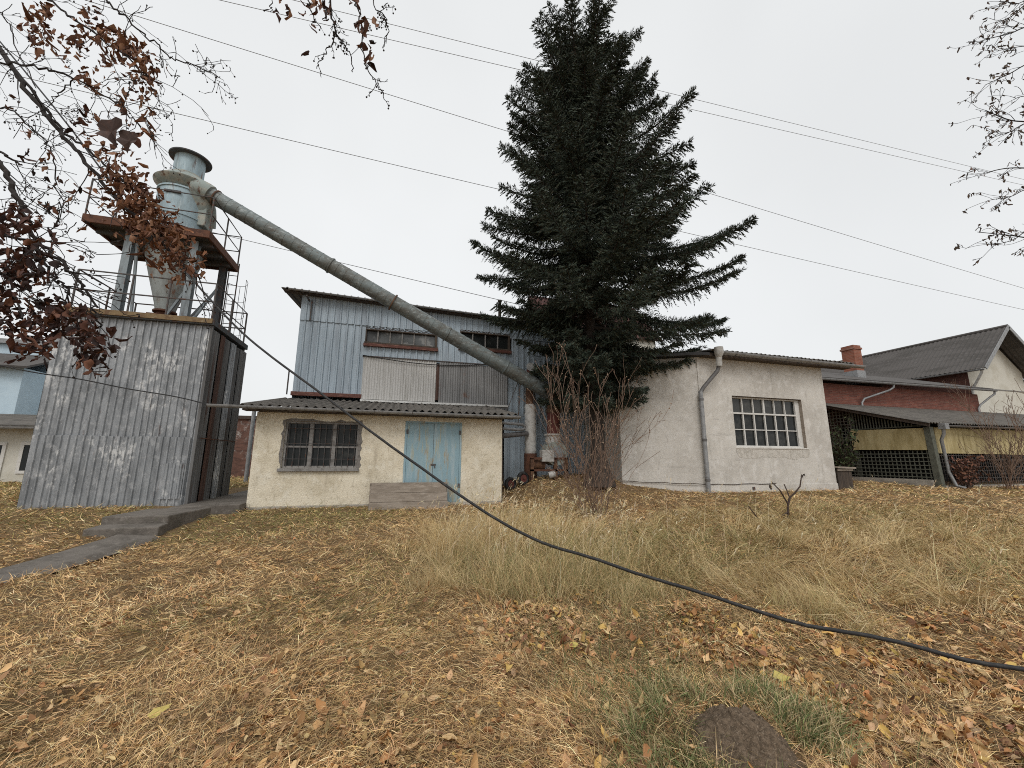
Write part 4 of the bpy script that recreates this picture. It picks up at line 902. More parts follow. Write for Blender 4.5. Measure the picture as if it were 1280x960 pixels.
# mown hay lying everywhere
N = 520000
x, y, r = polar(N, 1.15, 26); keep = ~blocked(x, y); keep &= (mound_d(x, y) > 1.0) | (RNG.random(N) < .22)
x, y, r = x[keep], y[keep], r[keep]; N = len(x)
cl = vnoise(x*3.1, y*3.1); up = RNG.random(N)**2.2
z = ground_z(x, y)+up*.055*(.3+1.2*cl)+.003
phi = (vnoise(x*.8+40, y*.8)*9+RNG.normal(0, 1.1, N)); lean = np.radians(np.clip(RNG.normal(80, 17, N), 15, 100))
STRAW = [(.77, .55, .29), (.67, .46, .23), (.85, .66, .40), (.55, .37, .185), (.71, .48, .235), (.42, .26, .13), (.28, .17, .09), (.20, .12, .065)]
tint = pick(STRAW, N)
gm = ss(.45, .75, vnoise(x*.7+11, y*.7+3))*.6+ss(6.5, 9, y)*ss(1.5, -1.5, x)*.75
gr_ = RNG.random(N) < gm*.55
tint[gr_] = pick([(.25, .225, .085), (.32, .27, .105), (.19, .19, .07)], gr_.sum())
pt = ss(.3, .7, vnoise(x*5.5+70, y*5.5)*.6+vnoise(x*13, y*13+5)*.4)[:, None]
tint *= (.80+.54*pt)*np.array([1.02, 1.0, .95])
o = blades('dry_grass', np.stack([x, y, z], 1), phi, lean, RNG.uniform(.035, .125, N)*(1+.03*r), np.maximum(.0021, .00068*r)*RNG.uniform(.6, 1.3, N), np.radians(RNG.normal(6, 14, N)), tint, M['tint'], 'stuff')
# long dry grass: tufts whose blades fan out from a crown, with a matted layer between them
def tufts(NC, mask, hmin, hmax, per, cols, r0=1.6, r1=13., half=62, flat=0.):
    cx, cy, cr = polar(NC, r0, r1, half); k = (RNG.random(NC) < mask(cx, cy)) & ~blocked(cx, cy); cx, cy, cr = cx[k], cy[k], cr[k]; n = len(cx)
    H = RNG.uniform(hmin, hmax, n)*RNG.uniform(.6, 1.25, n); A = RNG.uniform(0, 6.28, n); Ln = np.abs(RNG.normal(.25, .25, n))+flat*ss(2.5, 5.5, cx)*RNG.uniform(.2, 1., n)
    cnt = np.maximum(6, (per*RNG.uniform(.4, 1.4, n)*ss(14, 2, cr)+6)).astype(int); I = np.repeat(np.arange(n), cnt); N = len(I)
    x = cx[I]+RNG.normal(0, .055, N)*(.4+H[I]); y = cy[I]+RNG.normal(0, .055, N)*(.4+H[I])
    vx = np.cos(A[I])*Ln[I]+RNG.normal(0, .34, N); vy = np.sin(A[I])*Ln[I]+RNG.normal(0, .34, N)
    phi = np.arctan2(vy, vx); lean = np.arctan(np.hypot(vx, vy)*1.1); h = H[I]*RNG.uniform(.35, 1.15, N)/np.maximum(.55, np.cos(lean))
    C = np.array(cols)[RNG.integers(0, len(cols), n)][I]*.6+np.array(cols)[RNG.integers(0, len(cols), N)]*.4
    C = np.clip(C*(1+RNG.normal(0, .16, (N, 1))), .01, .9); r = np.hypot(x, y)
    return x, y, r, phi, lean, h, C
def tm(x, y): return tall_mask(x, y)*(.25+.75*ss(.35, .6, vnoise(x*1.9, y*1.9+30)))
GOLD = [(.66, .50, .26), (.58, .42, .20), (.74, .59, .35), (.46, .33, .16), (.38, .27, .13), (.50, .40, .22), (.34, .30, .13)]
T1 = tufts(5600, tm, .14, .46, 60, GOLD, flat=1.3)
T2 = tufts(1500, lambda x, y: ss(1.9, .7, np.hypot((x-1.7)/1.05, (y-5.8)/1.4))*.62, .30, .74, 42, GOLD[:4], 4.2, 8.5, 40)
T5 = tufts(700, lambda x, y: tall_mask(x, y)*ss(2.5, 4, x)*.5, .26, .55, 46, GOLD[:4], 2, 9, 60, flat=.8)
T3 = tufts(1600, lambda x, y: (1-tall_mask(x, y))*.22*ss(.4, .7, vnoise(x*2.4+7, y*2.4)), .05, .14, 40, GOLD, 1.4, 12)
N = 170000; x, y, r = polar(N, 1.7, 13, 62); k = (RNG.random(N) < tall_mask(x, y)*.8) & ~blocked(x, y); x, y, r = x[k], y[k], r[k]; N = len(x)
T4 = (x, y, r, vnoise(x*.9+40, y*.9)*7+RNG.normal(0, .8, N), np.radians(np.clip(RNG.normal(60, 19, N), 10, 90)), RNG.uniform(.14, .55, N), pick(GOLD, N))
x, y, r, phi, lean, h, tint = [np.concatenate([a[i] for a in (T1, T2, T3, T4, T5)]) for i in range(7)]; N = len(x)
gr_ = RNG.random(N) < .35*ss(.55, .75, vnoise(x*.8+90, y*.8)); tint[gr_] = pick([(.22, .215, .09), (.28, .26, .11)], gr_.sum())
P = np.stack([x, y, ground_z(x, y)-.01], 1)
blades('long_dry_grass', P, phi, lean, h, np.maximum(.0022, .00062*r)*RNG.uniform(.6, 1.2, N), np.radians(RNG.normal(26, 22, N)), tint, M['tint'], 'stuff')
# seed-headed stalks
N = 5200
x, y, r = polar(N, 3.5, 10.2, 50); m_ = tall_mask(x, y)*np.clip(ss(2.6, 1., np.hypot(x-1.5, y-6.2))*.5+.05, 0, 1); keep = (RNG.random(N) < m_) & ~blocked(x, y)
x, y = x[keep], y[keep]; N = len(x)
P = np.stack([x, y, ground_z(x, y)], 1); phi = RNG.normal(.2, .8, N); lean = np.radians(np.abs(RNG.normal(9, 9, N))); h = RNG.uniform(.45, 1.0, N)
tint = pick([(.56, .46, .29), (.5, .4, .23), (.6, .51, .34)], N); dr = np.radians(RNG.uniform(10, 40, N))
o1 = blades('seeding_grass_stalks', P, phi, lean, h, np.full(N, .0045), dr, tint, M['tint'], 'stuff')
d0 = np.stack([np.cos(phi)*np.sin(lean), np.sin(phi)*np.sin(lean), np.cos(lean)], 1); l1 = lean+dr; d1 = np.stack([np.cos(phi)*np.sin(l1), np.sin(phi)*np.sin(l1), np.cos(l1)], 1)
tipp = P+d0*(h*.55)[:, None]+d1*(h*.42)[:, None]
rep = 5; Q = np.repeat(tipp, rep, 0)-np.repeat(d1, rep, 0)*RNG.uniform(0, .10, (N*rep, 1))
blades('grass_seed_heads', Q, np.repeat(phi, rep)+RNG.normal(0, .8, N*rep), np.repeat(l1, rep)+RNG.normal(.1, .3, N*rep), RNG.uniform(.04, .08, N*rep), np.full(N*rep, .007), np.radians(RNG.normal(20, 15, N*rep)), pick([(.6, .52, .36), (.53, .43, .27)], N*rep), M['tint'], 'stuff')
# green grass: round the molehill and in patches
N = 60000
x, y, r = polar(N, 1.3, 10.5, 62)
md = np.hypot(x-1.95, y-2.15)
m_ = ss(.95, .4, md)*(mound_d(x, y) > 1.0)*ss(.3, .5, vnoise(x*4, y*4))*1.6+.6*ss(.55, .75, vnoise(x*.9+90, y*.9))*(x > 1)+.45*ss(6.5, 8.6, y)*ss(.5, -1, x)+.5*ss(1.2, .2, np.hypot((x-3.6)/1.4, (y-2.9)/.8))*ss(.4, .6, vnoise(x*3, y*3))
keep = (RNG.random(N) < m_) & ~blocked(x, y); x, y, r, md = x[keep], y[keep], r[keep], md[keep]; N = len(x)
far = ss(1.2, 2.5, md)
P = np.stack([x, y, ground_z(x, y)-.005], 1); L = RNG.uniform(.07, .24, N)*(1-far*.62)
blades('green_grass', P, RNG.uniform(0, 6.28, N), np.radians(np.abs(RNG.normal(38, 20, N))), L, np.maximum(.0036, .0008*r)*RNG.uniform(.7, 1.3, N), np.radians(RNG.normal(32, 20, N)), pick([(.11, .135, .045), (.15, .165, .06), (.085, .105, .04), (.22, .2, .09), (.3, .24, .12)], N), M['tint'], 'stuff')
# lush tufts ringing the molehill
n = 36; ta = RNG.uniform(-1.0, 4.1, n); tr = RNG.uniform(.33, .62, n); cx, cy = 1.86+tr*np.cos(ta), 1.98+tr*np.sin(ta)*.85
I = np.repeat(np.arange(n), 75); N = len(I); x, y = cx[I]+RNG.normal(0, .035, N), cy[I]+RNG.normal(0, .035, N); k = mound_d(x, y) > .93; x, y, I = x[k], y[k], I[k]; N = len(x)
vx = RNG.normal(0, .45, N)+.35*np.cos(ta[I]); vy = RNG.normal(0, .45, N)+.35*np.sin(ta[I])
blades('green_tufts', np.stack([x, y, ground_z(x, y)-.01], 1), np.arctan2(vy, vx), np.arctan(np.hypot(vx, vy)), RNG.uniform(.08, .25, N), RNG.uniform(.0028, .0052, N), np.radians(RNG.normal(42, 22, N)), pick([(.16, .20, .075), (.21, .24, .095), (.12, .155, .06), (.27, .26, .12), (.5, .4, .22), (.42, .33, .18), (.6, .47, .27)], N), M['tint'], 'stuff')
# fallen leaves
N = 95000
x, y, r = polar(N, 1.2, 16, 64)
band = ss(.9, .2, np.abs(y-np.interp(x, [-1, 0, 1, 2, 3, 4, 6], [3.9, 3.6, 3.6, 3.4, 2.9, 2.3, 1.6]))*1.1)*ss(.2, 1.4, x)
m_ = .05+.58*ss(2.1, 2.9, x)*ss(3.4, 2.6, y)*(.1+.9*ss(.42, .6, vnoise(x*2.6+x*0, y*4.2+3)))+1.1*band*(.12+.88*ss(.45, .6, vnoise(x*2.2, y*2.2)))*ss(.3, 2.2, x)+.26*ss(1.6, -.6, x)*ss(6.2, 3, y)*(.25+ss(.4, .65, vnoise(x*1.6+20, y*1.6)))+.3*ss(5, 8, y)*ss(.5, -3, x)
keep = (RNG.random(N) < m_) & ~blocked(x, y) & (mound_d(x, y) > .95); x, y, r = x[keep], y[keep], r[keep]; N = len(x)
P = np.stack([x, y, ground_z(x, y)+RNG.uniform(.004, .045, N)], 1); a = RNG.uniform(0, 6.28, N)
ax = np.stack([np.cos(a), np.sin(a), RNG.normal(0, .4, N)], 1); nr = np.stack([RNG.normal(0, .5, N), RNG.normal(0, .5, N), np.ones(N)], 1)
L = np.where(RNG.random(N) < np.where(x < .6, .22, .6), RNG.uniform(.04, .075, N), RNG.uniform(.02, .04, N))*np.where(y > 6, .8, 1)
tint = pick([(.50, .27, .11), (.40, .20, .085), (.60, .36, .16), (.32, .165, .08), (.66, .46, .24), (.24, .125, .07), (.62, .40, .13), (.58, .40, .22)], N)
lf = x < .3; tint[lf] = pick([(.56, .37, .18), (.48, .29, .13), (.64, .46, .25), (.38, .22, .11), (.50, .27, .12)], lf.sum())
o = leaves('fallen_leaves', P, ax, nr, L, L*RNG.uniform(.55, .9, N), RNG.uniform(-.4, 1.0, N), RNG.normal(.15, .4, N), tint, M['leaf']); o['kind'] = 'stuff'
def single_leaf(px, py, size, ang, label):
    d = ray(px, py); t = 1.0
    while t < 20:
        p = CAM+t*d
        if p[2] < gz(p[0], p[1])+.06: break
        t += .01
    a = np.array([[math.cos(ang), math.sin(ang), .1]]); s = np.array([size])
    o = leaves('fallen_leaf', np.array([p]), a, np.array([[-.2, -.45, 1.]]), s, s*.75, np.array([.15]), np.array([.1]), np.array([[.5, .4, .1]]), M['yellow_leaf'])
    tag(o, label, 'leaf', 'pale yellow fallen leaves')
single_leaf(186, 896, .095, .6, 'pale yellow fallen leaf lying on the mown hay at the lower left')
single_leaf(968, 848, .10, -.4, 'pale yellow fallen leaf beside the green tufts above the molehill')
single_leaf(712, 808, .08, .2, 'yellow orange fallen leaf on the hay below the sagging cable')
# molehill
mh = MB(); K, Rr = 90, 34
for i in range(Rr+1):
    for k in range(K):
        a = 2*math.pi*k/K; q = i/Rr; xx = 1.86+.29*q*math.cos(a)*(1+.07*math.sin(3*a)); yy = 1.98+.29*q*math.sin(a)
        mh.v.append((xx, yy, gz(xx, yy)-.02+.17*(1-q**1.7)+.035*(float(vnoise(xx*22, yy*22))-.5)+.022*(float(vnoise(xx*60, yy*60))-.5)))
for i in range(Rr):
    for k in range(K): mh.f.append((i*K+k, i*K+(k+1) % K, (i+1)*K+(k+1) % K, (i+1)*K+k))
tag(mh.build('molehill', M['soil'], smooth=True), 'mound of dark brown soil ringed by green grass tufts in the foreground', 'molehill')

# ------------------------------------------------------------------ bare shrubs and trees
def grow(mb, p, d, L, r, lev, par, tips):
    """zig-zag twig with side shoots"""
    n = max(3, int(L/par['seg'])); pts = [p.copy()]; rs = [r]; d = d.normalized()
    for k in range(n):
        j = par['jit']; d = (d+Vector((random.gauss(0, j), random.gauss(0, j), random.gauss(0, j)+par['up']))).normalized()
        p = p+d*(L/n); pts.append(p.copy()); rs.append(max(par['rmin'], r*(1-.75*(k+1)/n)))
        if lev > 0 and k >= par.get('skip', 0) and random.random() < par['prob']:
            s = d.orthogonal().normalized(); s.rotate(Matrix.Rotation(random.uniform(0, 6.28), 3, d)); nd = (d*par['fwd']+s).normalized()
            grow(mb, p.copy(), nd, L*random.uniform(*par['ratio'])*(1-.5*k/n), max(par['rmin'], rs[-1]*.7), lev-1, par, tips)
        if random.random() < par.get('leafp', .5): tips.append((p.copy(), d.copy()))
    mb.tube(pts, rs, par.get('n', 4), cap=False); tips.append((pts[-1], d))
def shrub(name, base, nst, hmin, hmax, spread, label, cat, m, r=.014, par=None, leaf=None):
    t = thing(name, base, label, cat); mb = MB(); tips = []
    P_ = dict(seg=.14, jit=.07, up=.04, rmin=.0042, prob=.42, fwd=1.5, ratio=(.25, .5), leafp=.25); P_.update(par or {})
    for k in range(nst):
        a = random.uniform(0, 6.28); s = abs(random.gauss(0, spread)); b = Vector(base)+Vector((random.gauss(0, .11), random.gauss(0, .09), -.05))
        grow(mb, b, Vector((math.cos(a)*s, math.sin(a)*s*.8, 1)), random.uniform(hmin, hmax)/math.cos(min(s, 1)), r*random.uniform(.6, 1.2), 2, P_, tips)
    mb.build('stems', m, t)
    if leaf and tips:
        k = min(len(tips), leaf[0]); sel = random.sample(tips, k); P = np.array([q[0] for q in sel]); N = len(P)
        leaves('dry_leaves' if leaf[3] != 'g' else 'foliage', P, RNG.normal(0, 1, (N, 3))+np.array([0, 0, -.6]), RNG.normal(0, 1, (N, 3)), np.full(N, leaf[1])*RNG.uniform(.6, 1.3, N), np.full(N, leaf[1]*.6), RNG.uniform(0, .8, N), RNG.normal(.2, .3, N), pick(leaf[2], N), M['leaf'], t)
    return t
b0 = (4.08, 7.75, gz(4.08, 7.75))
shrub('bare_shrub', b0, 30, 1.3, 3.2, .50, 'large bare brown shrub with many upright stems in front of the spruce trunk', 'shrub', M['bush_twig'], .0075, par=dict(prob=.34, ratio=(.2, .42), fwd=1.8), leaf=(520, .035, [(.26, .16, .1), (.34, .25, .17)], ''))
p = at(1262, 606, Y=8.7); b1 = (p.x, 8.7, gz(p.x, 8.7))
shrub('bare_shrub', b1, 15, 1.6, 3.4, .34, 'bare twiggy shrub in front of the yellow carport boards at the right edge', 'shrub', M['bush_twig'], .011, par=dict(rmin=.0055))
b2 = (18.75, 9.15, gz(18.75, 9.15))
shrub('withered_shrub', b2, 22, .4, 1.0, .5, 'low withered brown bush by the carport corner downspout', 'shrub', M['dark_stem'], .012, par=dict(rmin=.006, prob=.6), leaf=(700, .11, [(.16, .075, .05), (.11, .055, .04), (.22, .11, .07)], ''))
b3 = (16.75, 11.7, gz(16.75, 11.7))
shrub('evergreen_shrub', b3, 20, 1.0, 2.2, .22, 'dark green leafy shrub between the workshop corner and the lattice', 'shrub', M['dark_stem'], .014, par=dict(prob=.7, rmin=.006, leafp=.9), leaf=(1100, .12, [(.045, .06, .025), (.06, .075, .03), (.03, .042, .02)], 'g'))
# small dead sapling
d_ = thing('dead_sapling', (7.0, 6.1, gz(7.0, 6.1)), 'small dark dead sapling with three bent shoots in front of the workshop', 'sapling')
sp = [at(985, 648, Y=6.1), at(985, 632, Y=6.1), at(987, 622, Y=6.1)]
mb = MB(); f0 = sp[-1]
mb.tube([(sp[0].x, 6.1, gz(sp[0].x, 6.1)-.05), sp[0], sp[1], f0], .019, 7)
mb.tube([f0, at(993, 617, Y=6.05), at(1000, 608, Y=6.0), at(1002, 594, Y=6.0)], [.017, .015, .013, .01], 6)
mb.tube([f0, at(984, 614, Y=6.15), at(980, 605, Y=6.2)], [.013, .011, .009], 6)
mb.tube([at(985, 630, Y=6.1), at(975, 613, Y=6.1), at(964, 602, Y=6.0)], [.015, .012, .009], 6)
mb.tube([at(952, 652, Y=5.8), at(945, 645, Y=5.8), at(935, 632, Y=5.8)], [.012, .011, .008], 6)
mb.tube([at(985, 640, Y=6.1), at(968, 650, Y=5.95), at(952, 652, Y=5.8)], .011, 6); mb.build('stem', M['dark_stem'], d_, smooth=True)
q = at(1002, 593, Y=6.0); q2 = at(963, 606, Y=6.0); PP = np.array([q, q+Vector((.03, 0, .0)), q2, q2]); N = 4
leaves('dry_leaves', PP, np.array([[.6, 0, -.8], [.9, .1, -.3], [0, .1, -1], [.2, .3, -1]]), RNG.normal(0, 1, (N, 3)), np.full(N, .09), np.full(N, .05), np.full(N, .5), np.full(N, .2), pick([(.05, .035, .03)], N), M['leaf'], d_)

def spruce(name, base, top, prof_l, prof_r, zlow, label, dens=1.12, seed=3, rtrunk=.2, lean_x=.3):
    rg = np.random.default_rng(seed); bx, by, bz = base; t = thing(name, base, label, 'tree')
    mb = MB(); zs = np.linspace(bz-.15, top-.15, 24)
    mb.tube([(bx-lean_x*(z-bz)/(top-bz)+.03*math.sin(z), by+.03*math.cos(z*1.3), z) for z in zs], [rtrunk*(1-(z-bz)/(top-bz+.3))+.012+(.16*math.exp(-(z-bz)*3.2) if z < bz+2 else 0) for z in zs], 14); mb.build('trunk', M['bark'], t, smooth=True)
    lb = MB(); Bs, Ds, Ns, Ls, Ws, Ts = [], [], [], [], [], []
    z = zlow
    while z < top-.25:
        f = (z-zlow)/(top-zlow); nb = 10 if f < .75 else 6
        a0 = rg.uniform(0, 6.28)
        for k in range(nb):
            az = a0+2*math.pi*k/nb+rg.normal(0, .22); zz = z+rg.uniform(-.22, .22); cx_ = math.cos(az)
            Rr = np.interp(zz, *prof_r); Rl = np.interp(zz, *prof_l); u = .5+.5*cx_; R_ = Rl*(1-u)+Rr*u
            if abs(cx_) < .75: R_ = min(R_, .5*(Rl+Rr))*(.95)
            R_ *= rg.uniform(.80, 1.0) if rg.random() < .55 else rg.uniform(.5, .85)
            if R_ < .25: R_ = .25
            el0 = math.radians(np.interp(f, [0, .25, .6, .85, 1], [-14, -6, 12, 32, 50])+rg.normal(0, 6)); bend = math.radians(np.interp(f, [0, .4, .8, 1], [34, 26, 12, 5]))
            S = 16; pts = [np.array([bx-lean_x*(zz-bz)/(top-bz), by, zz])]; el = el0; h = np.array([math.cos(az), math.sin(az)]); curve = rg.normal(0, .012)
            for s in range(S):
                el = el0-math.sin(min(1, s/S*1.6)*math.pi)*.16+bend*(s/S)**1.8; az += curve
                stp = R_/S/max(.35, math.cos(el0)) if f > .8 else R_/S
                pts.append(pts[-1]+np.array([math.cos(az)*math.cos(el), math.sin(az)*math.cos(el), math.sin(el)])*stp)
            pts = np.array(pts); rr = [.012+.011*R_*(1-i/S) for i in range(S+1)]
            lb.tube([tuple(p) for p in pts], rr, 5, cap=False)
            Lb = R_; n2 = max(5, int(Lb/.105*dens)); sv = np.linspace(.10 if f > .3 else .22, 1., n2)
            idx = np.clip(sv*S, 0, S-.001); i0 = idx.astype(int); fr = (idx-i0)[:, None]
            bp = pts[i0]*(1-fr)+pts[i0+1]*fr; bd = unit(pts[i0+1]-pts[i0])
            side = unit(np.cross(bd, np.array([0, 0, 1.])))
            for sg in (-1, 1, 0):
                L2 = (.16+.40*np.minimum(1, Lb/3.2)*np.minimum(1, (1-sv)*2.6+.12))*rg.uniform(.6, 1.25, n2)
                if sg == 0: d2 = unit(bd*.7+side*rg.normal(0, .4, (n2, 1))+np.array([0, 0, 1.])*rg.uniform(-1.2, .4, (n2, 1))); L2 = L2*.7
                else: d2 = unit(bd*rg.uniform(.5, 1.0, (n2, 1))+side*sg+np.array([0, 0, 1.])*rg.uniform(-.75, .15, (n2, 1)))
                n3 = 11; tv = np.linspace(.05, 1, n3)
                for ti in tv:
                    p3 = bp+d2*(L2*ti)[:, None]-np.array([0, 0, 1.])*(.10*L2*ti*ti)[:, None]
                    for s3 in ((-1, 1) if ti < .99 else (0,)):
                        sd3 = unit(np.cross(d2, bd+np.array([.01, .02, .3])))
                        d3 = unit(d2*.9+sd3*s3*rg.uniform(.4, 1., (n2, 1))+rg.normal(0, .22, (n2, 3)))
                        Bs.append(p3); Ds.append(d3); Ns.append(rg.normal(0, 1, (n2, 3))); Ls.append(rg.uniform(.07, .15, n2)*(1.15-.35*ti)); Ws.append(np.full(n2, .027)); Ts.append(np.repeat([[ti]], n2, 0))
        z += np.interp(f, [0, .7, 1], [.40, .33, .26])
    lb.build('branches', M['bark'], t)
    B = np.concatenate(Bs); D = np.concatenate(Ds); Nn = np.concatenate(Ns); Lx = np.concatenate(Ls)[:, None]; Wx = np.concatenate(Ws)[:, None]; N = len(B)
    sd = unit(np.cross(D, Nn)); V = np.stack([B, B+D*Lx*.4+sd*Wx*.5, B+D*Lx, B+D*Lx*.4-sd*Wx*.5], 1).reshape(-1, 3)
    c = np.array([(.036, .050, .038), (.046, .062, .045), (.060, .078, .054), (.028, .040, .032), (.074, .088, .060), (.058, .052, .036)])[rg.integers(0, 6, N)]*(1+rg.normal(0, .12, (N, 1)))
    np_mesh('crown', V, np.full(N, 4), np.arange(N*4), M['needle'], t, np.repeat(np.clip(c, .006, .2), 4, 0))
    return t
spruce('spruce_tree', (5.62, 10.5, 1.0), 16.3, ([3.2, 4.6, 5.5, 6.4, 7.15, 7.7, 8.6, 9.5, 10.7, 12, 13.6, 15, 15.8, 16.3, 16.8], [1.6, 2.2, 3.1, 3.5, 3.4, 4.3, 3.5, 3.0, 2.8, 2.7, 2.3, 1.7, 1.15, .7, .25]),
       ([3.2, 4.4, 4.9, 5.8, 6.6, 7.6, 8.4, 9.4, 10.2, 11.3, 12.3, 13.8, 15.3, 15.9, 16.7], [1.6, 2.1, 3.4, 4.9, 5.4, 4.9, 4.6, 4.5, 4.2, 3.9, 3.2, 2.5, 1.6, 1.05, .3]), 3.4, 'tall dark green spruce rising between the blue hall and the workshop')
q = at(1279, 470, Y=24)
spruce('spruce_tree', (q.x+1.2, 24, .6), q.z+1.6, ([.5, 6, 12], [3, 2, .3]), ([.5, 6, 12], [3, 2, .3]), 1.5, 'distant conifer just visible past the gabled house at the right edge', .35, 5, .2)

# linden: trunk outside the frame on the left, branches reaching into view
li = thing('linden_tree', (-4.9, 1.9, gz(-4.9, 1.9)), 'autumn linden whose thin branches with withered brown leaves hang in at the upper left', 'tree')
mb = MB(); mb.tube([(-4.9, 1.9, -.1), (-4.88, 1.92, 1.2), (-4.8, 1.9, 2.6), (-4.85, 1.85, 4.5), (-4.8, 1.7, 7.5)], [.26, .21, .19, .15, .07], 14); mb.build('trunk', M['bark'], li, smooth=True)
LB = [  # (points px,py,t), start radius, end radius, shoots
 ([(-60, -30, 2.9), (0, 62, 2.6), (38, 118, 2.5), (80, 170, 2.45), (110, 207, 2.4), (150, 252, 2.38), (190, 292, 2.36), (226, 328, 2.36), (252, 348, 2.4)], .0155, .005, 1.),
 ([(-60, -25, 2.9), (30, 100, 2.55), (75, 160, 2.5), (105, 183, 2.45), (150, 222, 2.4), (180, 245, 2.4)], .010, .004, .8),
 ([(-30, 82, 2.6), (0, 78, 2.5), (50, 84, 2.4), (92, 98, 2.4), (132, 120, 2.4), (165, 146, 2.4), (178, 160, 2.4)], .007, .0028, .9),
 ([(40, -20, 2.6), (62, 0, 2.5), (95, 25, 2.4), (130, 50, 2.35), (160, 72, 2.3), (182, 98, 2.3), (195, 118, 2.3)], .007, .0028, 1.),
 ([(120, -20, 2.5), (135, 2, 2.4), (160, 25, 2.4), (192, 52, 2.4), (220, 74, 2.4), (250, 84, 2.4), (275, 96, 2.4)], .006, .0025, .6),
 ([(-30, 185, 2.0), (0, 204, 1.9), (16, 238, 1.85), (33, 268, 1.8), (44, 298, 1.8), (74, 325, 1.75), (100, 352, 1.75), (114, 374, 1.75), (126, 408, 1.75)], .0125, .0035, .9),
 ([(44, 298, 1.8), (58, 328, 1.75), (72, 352, 1.72), (86, 362, 1.7), (80, 384, 1.7)], .006, .003, .7),
 ([(-30, 300, 1.6), (0, 292, 1.6), (25, 298, 1.6), (44, 305, 1.6)], .006, .003, .8),
 ([(-30, 178, 2.2), (5, 192, 2.1), (28, 206, 2.1)], .008, .004, .4),
 ([(-20, 140, 2.5), (10, 135, 2.4), (40, 160, 2.4), (66, 190, 2.4), (70, 235, 2.4), (86, 265, 2.4)], .005, .0025, .9),
 ([(92, 98, 2.4), (75, 118, 2.4), (60, 130, 2.4)], .004, .0025, .7),
 ([(-20, 5, 2.5), (8, 22, 2.5), (20, 55, 2.5), (45, 110, 2.4)], .004, .0025, .9),
 ([(-20, 330, 1.7), (5, 345, 1.6), (18, 372, 1.55), (28, 398, 1.5)], .005, .003, .7),
 ([(226, 328, 2.36), (205, 300, 2.4), (170, 255, 2.4)], .004, .003, .6),
]
mb = MB(); tips = []
Pl = dict(seg=.05, jit=.24, up=-.04, rmin=.0016, prob=.42, fwd=1.0, ratio=(.35, .7), leafp=.3)
def limb(pts, r0, r1, sh, lmax=.34):
    sp = spline([at(*q[:2], t=q[2]) for q in pts], 7); n = len(sp)
    for k in range(1, n-1): sp[k] = sp[k]+Vector((random.gauss(0, .006), random.gauss(0, .006), random.gauss(0, .006)))
    mb.tube(sp, [r0+(r1-r0)*k/(n-1) for k in range(n)], 7, cap=False)
    for k in range(3, n):
        if random.random() < .42*sh:
            d = (sp[min(k+1, n-1)]-sp[k-1]).normalized(); s = d.orthogonal().normalized(); s.rotate(Matrix.Rotation(random.uniform(0, 6.28), 3, d))
            grow(mb, sp[k].copy(), (d*1.1+s+Vector((0, 0, -.15))).normalized(), random.uniform(.3, 1)*lmax, max(.0022, r1*.8), 2, Pl, tips)
for a_ in LB: limb(*a_)
mb.tube(spline([(-4.84, 1.88, 3.6), (-4.2, 2.4, 4.4), tuple(at(-60, -30, t=2.9))], 6), [.05]*7+[.04]*5+[.022], 8)
mb.tube(spline([(-4.86, 1.9, 2.6), (-3.2, 2.0, 2.9), tuple(at(-30, 185, t=2.0))], 6), [.04]*7+[.025]*5+[.0125], 8)
mb.tube(spline([(-4.8, 1.85, 5.0), (-3, 2.0, 5.4), (-1.2, 2.0, 4.7), tuple(at(430, -60, t=2.2))], 6), [.05]*7+[.03]*6+[.018]*5+[.007], 8)
for a_ in ([(430, -60, 2.2), (415, 0, 2.1), (418, 30, 2.1), (421, 45, 2.1), (437, 66, 2.1), (441, 90, 2.1)], .0055, .0022, .5), ([(440, -50, 2.2), (445, 0, 2.1), (452, 35, 2.1), (454, 70, 2.1), (462, 90, 2.1), (475, 110, 2.1), (480, 124, 2.1)], .004, .002, .5), ([(421, 45, 2.1), (408, 64, 2.1), (402, 74, 2.1), (396, 86, 2.1)], .003, .0018, .3), ([(400, -40, 2.2), (385, 0, 2.1), (393, 22, 2.1), (392, 28, 2.1)], .004, .002, .5), ([(460, -40, 2.2), (470, 8, 2.1), (485, 28, 2.1), (478, 60, 2.1)], .003, .0018, .4), ([(345, -40, 2.2), (340, -5, 2.1), (338, 15, 2.1)], .003, .0018, .3): limb(*a_, lmax=.09)
mb.build('branches', M['twig'], li)
# leaves hang in clusters along the branches
LP, LL, LT = [], [], []
BR = [(.22, .105, .06), (.17, .078, .046), (.32, .17, .10), (.12, .055, .036), (.25, .11, .055)]; DK = [(.07, .03, .022), (.10, .042, .028), (.05, .024, .019), (.16, .07, .042), (.035, .02, .018)]
def cluster(px, py, t, sx, sy, n, size, cols):
    for k in range(int(n*(3.0 if t > 2.2 else 1.25 if t < 1.7 else 1.3))):
        LP.append(at(px+random.gauss(0, sx), py+random.gauss(0, sy), t=t+random.gauss(0, .09))); LL.append(size*random.uniform(.65, 1.25)); LT.append(random.choice(cols))
for c_ in ((120, 170, 3), (135, 190, 6), (150, 215, 16), (165, 238, 24), (182, 255, 26), (195, 275, 26), (210, 295, 22), (224, 315, 18), (236, 332, 12), (185, 290, 16), (165, 270, 12), (200, 318, 10), (140, 245, 8)): cluster(c_[0], c_[1], 2.38, 12, 12, c_[2]*1.35, .037, BR)
for c_ in ((55, 16, 10), (48, 45, 8), (100, 45, 8), (130, 42, 12), (150, 52, 14), (165, 62, 14), (180, 78, 12), (190, 95, 8), (138, 78, 6), (105, 95, 5), (85, 65, 4), (170, 100, 5), (155, 130, 4), (185, 128, 4), (178, 150, 3), (118, 110, 3), (110, 10, 4), (35, 25, 5), (68, 45, 5)): cluster(c_[0], c_[1], 2.35, 7, 8, int(c_[2]*1.15), .037, BR)
